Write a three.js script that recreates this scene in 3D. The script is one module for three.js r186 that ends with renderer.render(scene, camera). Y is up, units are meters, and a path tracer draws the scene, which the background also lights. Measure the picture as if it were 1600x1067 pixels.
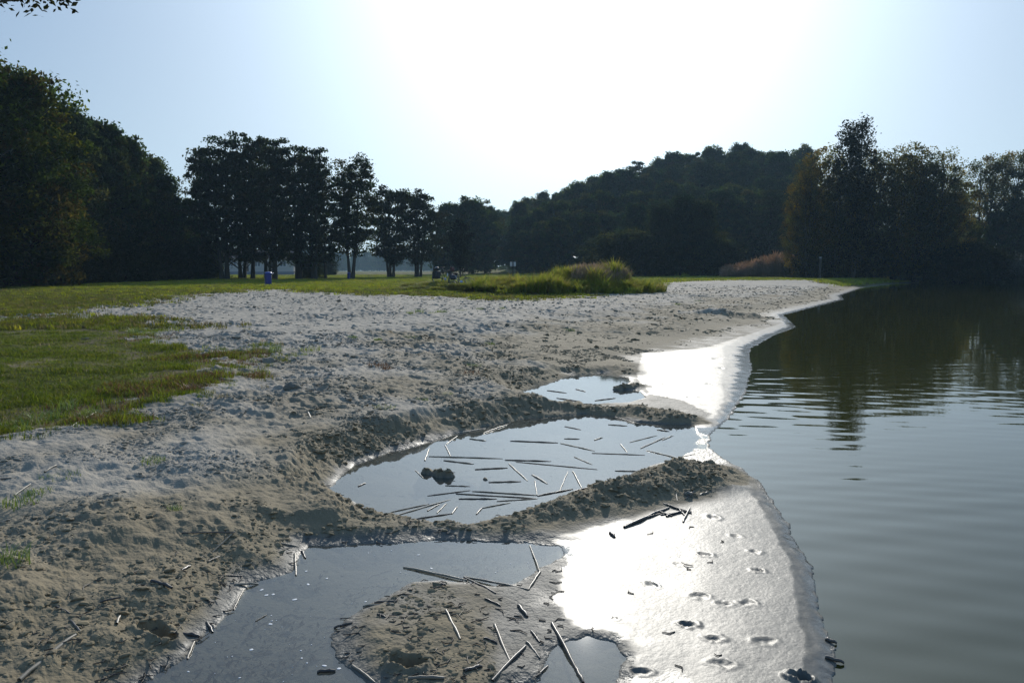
import * as THREE from 'three';
import { mergeGeometries } from 'three/addons/utils/BufferGeometryUtils.js';
import { RoundedBoxGeometry } from 'three/addons/geometries/RoundedBoxGeometry.js';

// ------------------------------------------------------------------ camera, sky, sun, exposure
const scene = new THREE.Scene();
const FOC = 1245, CX = 800, CY = 533.5, EYE = 1.6, PITCH = 5.14 * Math.PI / 180;   // photo pixels, metres, radians
const camera = new THREE.PerspectiveCamera(2 * Math.atan(CY / FOC) * 180 / Math.PI, 1024 / 682, 0.1, 3000);
camera.position.set(0, EYE, 0);
camera.rotation.x = -PITCH;
scene.add(camera);

const renderer = new THREE.WebGLRenderer();
renderer.toneMapping = THREE.LinearToneMapping;
renderer.toneMappingExposure = 1.0;
renderer.shadowMap.enabled = true;

const SUN_AZ = 5.4 * Math.PI / 180, SUN_EL = 23.2 * Math.PI / 180;
const sunDir = new THREE.Vector3(Math.sin(SUN_AZ) * Math.cos(SUN_EL), Math.sin(SUN_EL), -Math.cos(SUN_AZ) * Math.cos(SUN_EL));
const sun = new THREE.DirectionalLight(new THREE.Color(1, 0.95, 0.86), 3.6);
sun.position.copy(sunDir).multiplyScalar(200);
sun.castShadow = true;
sun.shadow.mapSize.set(4096, 4096);
Object.assign(sun.shadow.camera, { left: -150, right: 150, top: 120, bottom: -60, near: 1, far: 600 });
scene.add(sun, sun.target);

{ // clear autumn sky, whitened round the sun
  const W = 1024, H = 512, a = new Float32Array(W * H * 4);
  for (let j = 0; j < H; j++) {
    const el = ((j + 0.5) / H - 0.5) * Math.PI, sy = Math.sin(el), cy = Math.cos(el);
    for (let i = 0; i < W; i++) {
      const az = ((i + 0.5) / W - 0.5) * 2 * Math.PI;
      const dot = cy * Math.cos(az) * sunDir.x + sy * sunDir.y + cy * Math.sin(az) * sunDir.z;
      const g = Math.acos(Math.min(1, Math.max(-1, dot))) * 180 / Math.PI;
      const e = Math.exp(-((g / 31) ** 2)), e2 = Math.exp(-((g / 17) ** 2)), p = 1.6 * Math.exp(-g / 5.5), hz = Math.exp(-Math.max(0, el) * 180 / Math.PI / 11);
      const o = (j * W + i) * 4;
      a[o] = 0.08 + 0.66 * e + 0.48 * e2 + p + 0.50 * hz;
      a[o + 1] = 0.20 + 0.67 * e + 0.62 * e2 + p + 0.58 * hz;
      a[o + 2] = 0.44 + 0.60 * e + 0.76 * e2 + p * 0.95 + 0.46 * hz;
      a[o + 3] = 1;
    }
  }
  const t = new THREE.DataTexture(a, W, H, THREE.RGBAFormat, THREE.FloatType);
  t.mapping = THREE.EquirectangularReflectionMapping;
  t.magFilter = t.minFilter = THREE.LinearFilter;
  t.needsUpdate = true;
  scene.background = t; scene.environment = t;
}
scene.fog = new THREE.FogExp2(new THREE.Color(0.58, 0.84, 0.95), 0.00042);

// ------------------------------------------------------------------ helpers
function rngOf(s) { return () => { s |= 0; s = s + 0x6D2B79F5 | 0; let t = Math.imul(s ^ s >>> 15, 1 | s); t = t + Math.imul(t ^ t >>> 7, 61 | t) ^ t; return ((t ^ t >>> 14) >>> 0) / 4294967296; }; }
const rnd = rngOf(20241);
const PERM = new Uint8Array(512), GX = new Float32Array(256), GY = new Float32Array(256);
{ const r = rngOf(77), p = [...Array(256).keys()]; for (let i = 255; i > 0; i--) { const j = Math.floor(r() * (i + 1)); [p[i], p[j]] = [p[j], p[i]]; } for (let i = 0; i < 512; i++) PERM[i] = p[i & 255]; for (let i = 0; i < 256; i++) { const a = r() * 6.28318; GX[i] = Math.cos(a); GY[i] = Math.sin(a); } }
function pn(x, y) {   // gradient noise, about -0.8 .. 0.8
  const xi = Math.floor(x), yi = Math.floor(y), fx = x - xi, fy = y - yi, X = xi & 255, Y = yi & 255;
  const u = fx * fx * fx * (fx * (fx * 6 - 15) + 10), v = fy * fy * fy * (fy * (fy * 6 - 15) + 10);
  const a = PERM[PERM[X] + Y], b = PERM[PERM[X + 1] + Y], c = PERM[PERM[X] + Y + 1], d = PERM[PERM[X + 1] + Y + 1];
  const n0 = GX[a] * fx + GY[a] * fy, n1 = GX[b] * (fx - 1) + GY[b] * fy, n2 = GX[c] * fx + GY[c] * (fy - 1), n3 = GX[d] * (fx - 1) + GY[d] * (fy - 1);
  const p = n0 + u * (n1 - n0), q = n2 + u * (n3 - n2);
  return (p + v * (q - p)) * 1.3;
}
const fbm = (x, y, n) => { let s = 0, a = 1, f = 1; for (let i = 0; i < n; i++) { s += a * pn(x * f + i * 17.3, y * f - i * 9.1); a *= 0.5; f *= 2.03; } return s; };
const sstep = (a, b, x) => { const t = Math.min(1, Math.max(0, (x - a) / (b - a))); return t * t * (3 - 2 * t); };
const mix = (a, b, t) => a + (b - a) * t;
const cosP = Math.cos(PITCH), sinP = Math.sin(PITCH);
function ray(px, py) { const x = (px - CX) / FOC, y = -(py - CY) / FOC; return [x, y * cosP - sinP, -y * sinP - cosP]; }   // camera looks down by PITCH
function P(px, py, h = 0) { const [x, y, z] = ray(px, py), t = (h - EYE) / y; return [x * t, z * t]; }                       // where that sight line meets height h
function at(px, d) { const [x, , z] = ray(px, 421); return [x / -z * d, -d]; }
const topOf = (py, d) => EYE + d * Math.tan(Math.atan((CY - py) / FOC) - PITCH);
const names = {};
function numbered(n) { const k = names[n] = (names[n] ?? -1) + 1; return k ? n + '_' + String(k).padStart(3, '0') : n; }
function shade(o) { o.traverse((m) => { if (m.isMesh) { m.castShadow = true; m.receiveShadow = true; } }); return o; }
function top(o, name, label, category, group, kind) {
  o.name = numbered(name);
  if (label) o.userData.label = label; if (category) o.userData.category = category;
  if (group) o.userData.group = group; if (kind) o.userData.kind = kind;
  scene.add(shade(o)); return o;
}
function part(parent, name, geo, mat, kind) { const m = new THREE.Mesh(geo, mat); m.name = name; if (kind) m.userData.kind = kind; parent.add(m); return m; }
const std = (r, g, b, rough = 0.9, more = {}) => new THREE.MeshStandardMaterial({ color: new THREE.Color().setRGB(r, g, b), roughness: rough, ...more });

// ------------------------------------------------------------------ outlines read from the photograph, laid on the ground
const poly = (pts, h = 0) => pts.map(([x, y]) => P(x, y, h));
const SHORE = [[1320, 1150], [1303, 1065], [1306, 1020], [1293, 985], [1282, 948], [1275, 913], [1270, 886], [1251, 858], [1238, 831], [1225, 807], [1200, 769], [1169, 738], [1127, 714], [1109, 700], [1112, 678], [1142, 651], [1165, 616], [1176, 576], [1172, 557], [1174, 544], [1210, 524], [1245, 511], [1225, 492], [1285, 477], [1320, 468], [1315, 462], [1352, 449], [1400, 443.5], [1450, 441.5], [1600, 441]];
const LAKE = [[1.7, 60], [1.5, 0], ...poly(SHORE), [110, -88], [160, -30], [160, 60]];
const POND_MID = poly([[513, 766], [555, 728], [610, 708], [657, 696], [712, 679], [772, 664], [820, 655], [870, 651], [908, 647], [959, 651], [993, 660], [1044, 664], [1085, 665], [1092, 685], [1088, 700], [1066, 715], [1006, 732], [968, 752], [908, 772], [857, 785], [819, 802], [772, 815], [729, 824], [687, 820], [627, 811], [576, 800], [542, 780]]);
const POND_UP = poly([[814, 613], [838, 603], [861, 598], [895, 586], [950, 583], [985, 592], [978, 604], [1000, 612], [1010, 622], [980, 630], [925, 634], [870, 634], [840, 628]]);
const POND_LOW = poly([[480, 857], [541, 853], [594, 851], [690, 846], [760, 848], [812, 851], [874, 855], [878, 868], [850, 886], [825, 899], [800, 915], [764, 916], [747, 912], [690, 908], [637, 912], [602, 934], [567, 951], [541, 969], [519, 991], [517, 1008], [524, 1030], [559, 1056], [600, 1110], [600, 1200], [200, 1200], [190, 1090], [244, 1058], [287, 1034], [322, 991], [366, 951], [388, 914], [430, 904], [462, 896], [469, 870]]);
const POND_LOW2 = poly([[853, 1037], [868, 1010], [890, 1002], [919, 997], [958, 1006], [976, 1028], [966, 1059], [950, 1085], [940, 1130], [800, 1150], [770, 1120], [800, 1080], [842, 1062]]);
const PONDS = [[POND_MID, 0.10], [POND_UP, 0.06], [POND_LOW, 0.055], [POND_LOW2, 0.04]];
const LAWN = [[-900, -14], ...poly([[-500, 520], [0, 494], [80, 487], [180, 478], [250, 466], [330, 457], [420, 452], [500, 456], [620, 459], [700, 459], [760, 463], [830, 464], [900, 459], [985, 453], [1000, 446], [1060, 442], [1130, 439], [1200, 440], [1280, 441], [1340, 443]], 0.45), [44, -84], [62, -103], [120, -95], [175, -30], [175, 60], [900, 60], [900, -1000], [-900, -1000]];
const TURF = poly([[-300, 530], [-80, 512], [0, 508], [120, 503], [230, 522], [290, 540], [340, 552], [400, 540], [482, 546], [470, 562], [405, 572], [392, 600], [320, 612], [230, 628], [130, 655], [70, 690], [0, 712], [-150, 760], [-400, 800]], 0.32);
const FLATS = [poly([[860, 845], [1010, 806], [1110, 785], [1150, 745], [1180, 755], [1275, 870], [1310, 1067], [1330, 1150], [985, 1150], [985, 1030], [960, 995], [890, 985], [860, 940], [885, 880]]), poly([[1000, 555], [1100, 545], [1180, 520], [1250, 495], [1260, 512], [1185, 560], [1178, 600], [1120, 690], [1070, 672], [1105, 650], [1060, 628], [1010, 618], [990, 590]])];
const boxOf = (p, m) => { const b = [1e9, 1e9, -1e9, -1e9]; for (const [x, z] of p) { b[0] = Math.min(b[0], x - m); b[1] = Math.min(b[1], z - m); b[2] = Math.max(b[2], x + m); b[3] = Math.max(b[3], z + m); } return b; };
function sdf(p, x, z) {   // negative inside
  let d = 1e18, inside = false;
  for (let i = 0, j = p.length - 1; i < p.length; j = i++) {
    const ax = p[j][0], az = p[j][1], ex = p[i][0] - ax, ez = p[i][1] - az, wx = x - ax, wz = z - az;
    let t = (wx * ex + wz * ez) / (ex * ex + ez * ez); t = t < 0 ? 0 : t > 1 ? 1 : t;
    const qx = wx - ex * t, qz = wz - ez * t, q = qx * qx + qz * qz;
    if (q < d) d = q;
    if ((p[i][1] > z) !== (p[j][1] > z) && x < (p[j][0] - p[i][0]) * (z - p[i][1]) / (p[j][1] - p[i][1]) + p[i][0]) inside = !inside;
  }
  return inside ? -Math.sqrt(d) : Math.sqrt(d);
}
const sdfBox = (p, b, x, z) => (x < b[0] || z < b[1] || x > b[2] || z > b[3]) ? 9 : sdf(p, x, z);
const FBOX = FLATS.map((p) => boxOf(p, .4)), flatOf = (x, z) => Math.max(sstep(.12, -.15, sdfBox(FLATS[0], FBOX[0], x, z)), sstep(.2, -.3, sdfBox(FLATS[1], FBOX[1], x, z)));
const PBOX = PONDS.map(([p]) => boxOf(p, 1.4)), TURFBOX = boxOf(TURF, 0.5);

// heights of the beach, in metres above the lake: [pixel x, pixel y, height]
const LEVELS = [[1000, 900, .017], [1150, 900, .026], [1200, 1000, .028], [1000, 1000, .018], [1000, 1060, .016], [1150, 800, .032], [1190, 860, .03], [1230, 960, .03], [1250, 1050, .03], [1100, 790, .032], [900, 960, .014], [860, 940, .016], [900, 880, .014], [980, 850, .02],
  [1050, 620, .02], [1100, 590, .022], [1010, 560, .03], [1130, 560, .024], [1200, 515, .03], [1060, 650, .015], [1080, 685, .004], [1100, 690, .004], [1150, 535, .028], [1080, 560, .026], [1030, 600, .016], [940, 570, .08], [1130, 600, .024], [1110, 640, .022],
  [500, 700, .20], [400, 800, .16], [300, 800, .19], [150, 800, .23], [350, 880, .09], [200, 900, .14], [100, 1000, .12], [250, 980, .07], [0, 900, .2], [300, 700, .26], [100, 700, .29], [600, 640, .22], [700, 600, .22], [790, 560, .16], [700, 550, .25], [500, 600, .28], [300, 600, .32], [900, 540, .13], [1000, 505, .17], [1100, 490, .16], [1190, 472, .16], [450, 840, .06], [600, 834, .05], [560, 825, .06], [700, 835, .045], [800, 842, .035], [500, 790, .13], [640, 670, .2], [740, 640, .17],
  [680, 980, .06], [620, 1000, .05], [740, 1000, .05], [700, 1050, .05], [640, 950, .04], [800, 1010, .022], [830, 960, .02], [760, 940, .03], [40, 1100, .1], [-200, 1000, .16],
  [0, 560, .36], [200, 500, .42], [400, 520, .38], [560, 480, .42], [700, 490, .40], [900, 480, .34], [1000, 465, .30], [1100, 458, .28], [1200, 452, .25], [1270, 446, .25], [-300, 600, .38]]
  .map(([x, y, h]) => { const [X, Z] = P(x, y, h); return [X / -Z * 1.6, Math.log(-Z), h]; });
const FARL = Math.log(70);
for (let i = -3; i <= 3; i++) LEVELS.push([i * 0.5, FARL, 0.5]);
const CREST = (pts) => pts.map(([x, y, h, s]) => [...P(x, y, h), h, s]);
const RIDGES = [CREST([[1128, 716, .15, .17], [1100, 718, .17, .26], [1060, 726, .16, .27], [1000, 745, .13, .26], [940, 765, .10, .24], [880, 788, .07, .2], [810, 815, .04, .16]]),
  CREST([[1098, 654, .06, .12], [1060, 645, .09, .2], [1000, 636, .09, .22], [940, 637, .09, .2], [880, 642, .09, .2], [820, 643, .1, .2], [760, 652, .1, .25]]),
  CREST([[815, 600, .08, .25], [860, 588, .09, .22], [920, 578, .07, .18], [990, 581, .05, .15]])];
const LUMPS = [CREST([[664, 733, .035, .06], [690, 736, .045, .085], [715, 740, .03, .06], [738, 742, .022, .05]]), CREST([[757, 742, .04, .035], [759, 743, .04, .035]]), CREST([[968, 602, .06, .12], [995, 600, .05, .14]]),
  CREST([[1085, 492, .12, .35], [1130, 490, .2, .4], [1180, 492, .16, .35], [1205, 497, .06, .25]]), CREST([[1040, 470, .07, .5], [1100, 470, .08, .4]])];
const MOUND = [[690, 47.5, .4, 2.2], [740, 45, .2, 2.6], [800, 43.5, .3, 2.8], [860, 43.5, .36, 2.8], [912, 44, .74, 2.4], [942, 44.5, .72, 2.0], [978, 45.5, .3, 2.0]].map(([x, d, h, s]) => [...at(x, d), h, s]);
const BANK = [[990, 60], [1060, 64], [1130, 70], [1210, 72], [1280, 72]].map(([x, d]) => [...at(x, d), .14, 2.5]);
const HOLES = [[245, 968, .12, .10, .085, .3], [636, 1030, .065, .085, .07, .4], [1252, 1052, .045, .055, .06, .2], [1100, 866, .028, .05, .02, .3], [1075, 975, .022, .05, .025, .1], [960, 965, .02, .03, .012, 0], [1168, 941, .03, .05, .014, 0], [1132, 943, .028, .045, .012, .3], [1092, 931, .025, .06, .012, .1], [1115, 805, .045, .06, .018, 1.2], [1180, 858, .045, .04, .016, .4], [1185, 886, .045, .04, .02, .3], [1115, 996, .03, .05, .018, .1], [1020, 912, .022, .05, .014, .9], [1195, 1000, .034, .06, .012, 0], [1000, 1048, .02, .05, .016, 0], [1130, 1035, .03, .06, .012, .2], [440, 965, .03, .06, .02, 0], [1060, 880, .025, .04, .01, .3], [1150, 835, .04, .04, .014, .2], [1040, 600, .02, .1, .02, 0], [1110, 600, .022, .09, .02, 0], [1080, 620, .022, .08, .018, 0], [1125, 575, .024, .09, .02, 0], [1090, 640, .02, .07, .016, 0], [1120, 560, .03, .1, .02, .3]]
  .map(([x, y, h, r, dp, t]) => [...P(x, y, h), r, dp, Math.cos(t), Math.sin(t)]);
function alongLine(line, x, z) {   // largest bump of a crest line at x, z
  let best = 0;
  for (let i = 0; i + 1 < line.length; i++) {
    const a = line[i], b = line[i + 1], ex = b[0] - a[0], ez = b[1] - a[1];
    let t = ((x - a[0]) * ex + (z - a[1]) * ez) / (ex * ex + ez * ez); t = t < 0 ? 0 : t > 1 ? 1 : t;
    const qx = x - a[0] - ex * t, qz = z - a[1] - ez * t, s = a[3] + (b[3] - a[3]) * t, q = (qx * qx + qz * qz) / (s * s);
    if (q < 9) { const v = (a[2] + (b[2] - a[2]) * t) * Math.exp(-q); if (v > best) best = v; }
  }
  return best;
}
const HILL = [at(1090, 225), at(1230, 240), at(930, 235)];
const info = { lake: 0, pond: 9, ridge: 0, dirt: 0, lawn: 0 };
function ground(x, z) {   // height without the small relief; fills info
  const d = Math.max(1.2, -z);
  const jx = x + 0.03 * pn(x * 5, z * 5) * Math.min(1, d / 6) + 0.012 * pn(x * 17, z * 17), jz = z + 0.04 * pn(x * 5 + 40, z * 5) * Math.min(3, d / 6) + 0.014 * pn(x * 17, z * 17 + 30);
  const lake = -sdf(LAKE, jx, jz); info.lake = lake;
  let h;
  if (d < 75) {
    const u = x / d * 1.6, v = Math.log(d); let sw = 0, s = 0;
    for (const L of LEVELS) { const du = u - L[0], dv = v - L[1], q = du * du + dv * dv + 0.0012, w = 1 / (q * q); sw += w; s += w * L[2]; }
    h = s / sw;
    if (d > 60) h = mix(h, 0.5, sstep(60, 75, d));
  } else h = 0.5;
  h += 0.05 * fbm(x * 0.06, z * 0.06, 2) * sstep(25, 60, d);
  let ridge = 0, near = 9, depth = 0;
  if (d < 30) for (const R of RIDGES) ridge = Math.max(ridge, alongLine(R, x, z));
  if (d > 30 && d < 80) { h += alongLine(MOUND, x, z) * (0.9 + 0.3 * pn(x * .8, z * .8)) + alongLine(BANK, x, z); }
  h += ridge * (0.85 + 0.35 * pn(x * 3.1, z * 3.1));
  if (d > 120) for (const [k, [hx, hz]] of HILL.entries()) h += [11, 11, 0][k] * Math.exp(-(((x - hx) / 42) ** 2) - (((z - hz) / 55) ** 2)) * sstep(120, 160, d);
  if (d < 16) for (let k = 0; k < PONDS.length; k++) { const q = sdfBox(PONDS[k][0], PBOX[k], jx, jz); if (q < near) { near = q; depth = PONDS[k][1]; info.low = k > 1 ? 1 : 0; } }
  info.pond = near;
  if (near < 9) {
    const dk = Math.max(0.5, d / 5);
    h = near > 0 ? Math.min(h, 0.004 + near * mix(mix(info.low ? .28 : .5, .06, flatOf(x, z)), 1, sstep(.25, 1.0, near)) * (1 + .4 * pn(x * 2, z * 2)) / Math.sqrt(dk)) : -Math.min(depth, 0.004 - near * 0.22);
  }
  const slope = mix(0.24, 0.05, sstep(5, 12, d));
  if (lake > 0) h = -Math.min(0.012 + 0.16 * lake, 0.35 + 0.09 * lake, 1.6);
  else h = Math.min(h, 0.002 - lake * slope + Math.max(0, -lake - 1.5) * 0.12);
  if (d < 60) for (const L of LUMPS) { const v = alongLine(L, x, z) * Math.max(.05, .85 + (d < 13 ? .55 * fbm(x * 9, z * 9, 2) : .7 * fbm(x * 1.6, z * 1.6, 2))); if (v > 0.003) { h += v + (h < 0 ? -h * Math.min(1, v * 25) : 0); ridge = Math.max(ridge, v); } }
  info.ridge = ridge;
  return h;
}
function dents(x, z, cell, seed) {   // trampled sand: soft pits with raised rims
  const cx = Math.floor(x / cell), cz = Math.floor(z / cell); let s = 0;
  for (let i = -1; i <= 1; i++) for (let j = -1; j <= 1; j++) {
    const k = PERM[(PERM[(cx + i + seed) & 255] + cz + j) & 255], k2 = PERM[k + 91], k3 = PERM[k + 37];
    const px = (cx + i + k / 255) * cell, pz = (cz + j + k2 / 255) * cell, an = k3 / 40, ca = Math.cos(an), sa = Math.sin(an);
    const ax = ((x - px) * ca + (z - pz) * sa) / (cell * .48), az = (-(x - px) * sa + (z - pz) * ca) / (cell * .3), q = ax * ax + az * az;
    if (q < 4) s += (0.45 * Math.exp(-((Math.sqrt(q) - 1.25) ** 2) * 6) - Math.exp(-q * 1.6)) * (0.4 + k2 / 400);
  }
  return s;
}
const billow = (x, y) => Math.abs(pn(x, y));
function relief(x, z, h) {
  const d = -z; if (d > 140) return 0;
  const lake = info.lake, pond = info.pond, ridge = info.ridge;
  let fine = 0; const even = d < 24 ? 1 - flatOf(x, z) : 1, turf = d > 6 && grassy(x, z) > 0 ? .3 : 1;
  const bank = pond < .7 ? sstep(.7, .1, pond) * sstep(.02, .08, h) * (info.low ? .25 : 1) : 0;
  const dry = sstep(.05, .17, h) * sstep(-0.2, -1.2, lake), rough = Math.min(1, Math.max(ridge * 14, bank)), mud = sstep(.02, .05, h) * (1 - dry) * even, loose = Math.max(sstep(.13, .33, h), sstep(.06, .13, h) * sstep(8, 14, d)) * (1 + .35 * sstep(8, 14, d));
  if (h > 0.0) {
    if (dry > 0.01 && d < 90) {
      const patch = 0.55 + 0.6 * fbm(x * .35, z * .35, 2);
      fine += turf * dry * (d < 9 ? mix(.72, 1, sstep(5.5, 9, d)) : 1) * Math.max(.25, patch) * (mix(.016, .056, loose) * dents(x, z, .5, 3) + mix(.022, .048, loose) * dents(x + 5, z, .22, 9) + (d < 14 ? .018 * dents(x + 2, z + 3, .1, 21) : 0) + .012 * pn(x * 2.2, z * 2.2) + mix(.008, .018, loose) * pn(x * 9, z * 9) + .014 * billow(x * 19, z * 19) + .022 * (loose > .5 ? billow(x * 12 + 7, z * 12) : .3 * billow(x * 12 + 7, z * 12)) + (d < 14 ? .013 * billow(x * 43, z * 43) : 0) + (d < 8 ? .008 * billow(x * 90, z * 90) : 0));
    }
    const clod = turf * Math.max(rough * (.3 + .7 * even), mud * .12, dry * (d < 9 ? .18 : .7) * sstep(.25, .6, fbm(x * 1.1 + 9, z * 1.1, 2)) * .55);
    if (clod > .01 && d < 60) fine += clod * (.045 * (billow(x * 7, z * 7) - .2) + .034 * (billow(x * 14, z * 14) - .2) + .024 * (billow(x * 29, z * 29) - .15) + (d < 9 ? .014 * billow(x * 61, z * 61) : 0));
    const flat = (1 - dry) * (1 - rough * .7);
    if (flat > .01 && d < 30) fine += flat * (.003 * pn(x * 3.3, z * 3.3) + .0008 * pn(x * 12, z * 20) + .0006 * pn(x * 38, z * 50));
    fine *= Math.min(1, (h + .012) * 22);
  } else {
    fine = (lake > 0 ? Math.min(1, lake * 2) : .5) * (.02 * pn(x * 2.6, z * 2.6) + .006 * pn(x * 11, z * 11)) * sstep(0, -.04, h);
  }
  if (d < 16) for (const [hx, hz, r, dp, c, s] of HOLES) {
    const ex = x - hx + .35 * r * pn(x * 1.1 / r, z * 1.1 / r), ez = z - hz + .35 * r * pn(x * 1.3 / r + 9, z * 1.3 / r), ax = (ex * c + ez * s) / (r * .75), az = (-ex * s + ez * c) / (r * .45), q = ax * ax + az * az;
    if (q < 6) { const e = Math.sqrt(q); fine += ((r < .082 ? .5 : .8) * -dp * Math.exp(-q * q * 1.2) + dp * .3 * Math.exp(-((e - 1.3) ** 2) * 7)) * (1 + .5 * pn(x * 40, z * 40)); }
  }
  return fine;
}
function heightAt(x, z) { const h = ground(x, z); return h + relief(x, z, h); }
const wetOf = (h, x, z) => h < .001 ? 1 : sstep(.055, .02, h + .018 * fbm(x * 3, z * 3, 3));
function grassy(x, z) {   // > 0 where turf grows
  const d = -z; if (d < 4) return -9;
  const j = 0.35 * fbm(x * .5, z * .5, 3) + .16 * pn(x * 2.7, z * 2.7);
  let a = -9;
  if (d > 14) a = -sdf(LAWN, x, z) + (j - .2) * Math.min(6, d * .09) * 1.5 - (x < -4 && d < 40 ? .5 : 0);
  if (a <= 0 && d < 40) a = Math.max(a, -sdfBox(TURF, TURFBOX, x, z) + (j - .22) * 2.3);
  return a;
}

// ------------------------------------------------------------------ terrain: one sheet, finer where it is nearer
const bumpTex = (() => {
  const N = 512, a = new Uint8Array(N * N * 4), r = rngOf(5);
  const wrapN = (x, y, f) => { const s = (i, j) => { const k = PERM[(PERM[((i % f) + f) % f & 255] + (((j % f) + f) % f)) & 255]; return k / 255; }; const X = x * f, Y = y * f, i = Math.floor(X), j = Math.floor(Y), u = X - i, v = Y - j, su = u * u * (3 - 2 * u), sv = v * v * (3 - 2 * v); return mix(mix(s(i, j), s(i + 1, j), su), mix(s(i, j + 1), s(i + 1, j + 1), su), sv); };
  for (let j = 0; j < N; j++) for (let i = 0; i < N; i++) {
    const x = i / N, y = j / N, v = .35 * wrapN(x, y, 24) + .3 * wrapN(x, y, 60) + .25 * wrapN(x, y, 130) + .15 * r();
    const o = (j * N + i) * 4; a[o] = a[o + 1] = a[o + 2] = Math.min(255, v * 245); a[o + 3] = 255;
  }
  const t = new THREE.DataTexture(a, N, N); t.wrapS = t.wrapT = THREE.RepeatWrapping; t.magFilter = t.minFilter = THREE.LinearFilter; t.needsUpdate = true; return t;
})();
const WX0 = -7, WX1 = 31, WZ0 = -72, WZ1 = -2;   // the strip of beach whose wetness is mapped
const wetTex = (() => {
  const NX = 1024, NZ = 2048, a = new Uint8Array(NX * NZ * 4);
  for (let j = 0; j < NZ; j++) for (let i = 0; i < NX; i++) {
    const x = mix(WX0, WX1, (i + .5) / NX), z = mix(WZ0, WZ1, (j + .5) / NZ);
    let w = 0, film = .3; if (i > 1 && j > 1 && i < NX - 2 && j < NZ - 2 && x < .7 * -z + 1) { const h = ground(x, z); const hh = h + info.ridge * .8, f = -z < 24 ? flatOf(x, z) : 1; w = info.lake > .1 || h < -.003 ? 0 : (f > .5 && info.ridge < .03 && -z < 24 ? Math.max(f, wetOf(hh, x, z)) : wetOf(hh, x, z) * Math.max(.55, f)); film = mix(.52, .14, sstep(.018, .009, hh + .006 * fbm(x * 4, z * 4, 3))); }
    const v = mix(.93, film, w), o = (j * NX + i) * 4; a[o] = a[o + 1] = a[o + 2] = Math.max(0, Math.min(255, v * 255)); a[o + 3] = 255;
  }
  const t = new THREE.DataTexture(a, NX, NZ); t.magFilter = t.minFilter = THREE.LinearFilter; t.channel = 1; t.needsUpdate = true; return t;
})();
const sandMat = new THREE.MeshStandardMaterial({ vertexColors: true, roughness: 1, roughnessMap: wetTex, bumpMap: bumpTex, bumpScale: 0.010 });
const wetMat = new THREE.MeshStandardMaterial({ vertexColors: true, roughness: 1, roughnessMap: wetTex, bumpMap: bumpTex, bumpScale: 0.0022 });
const turfMat = new THREE.MeshPhysicalMaterial({ vertexColors: true, roughness: 1, specularIntensity: .1, bumpMap: bumpTex, bumpScale: 0.02 });
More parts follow.
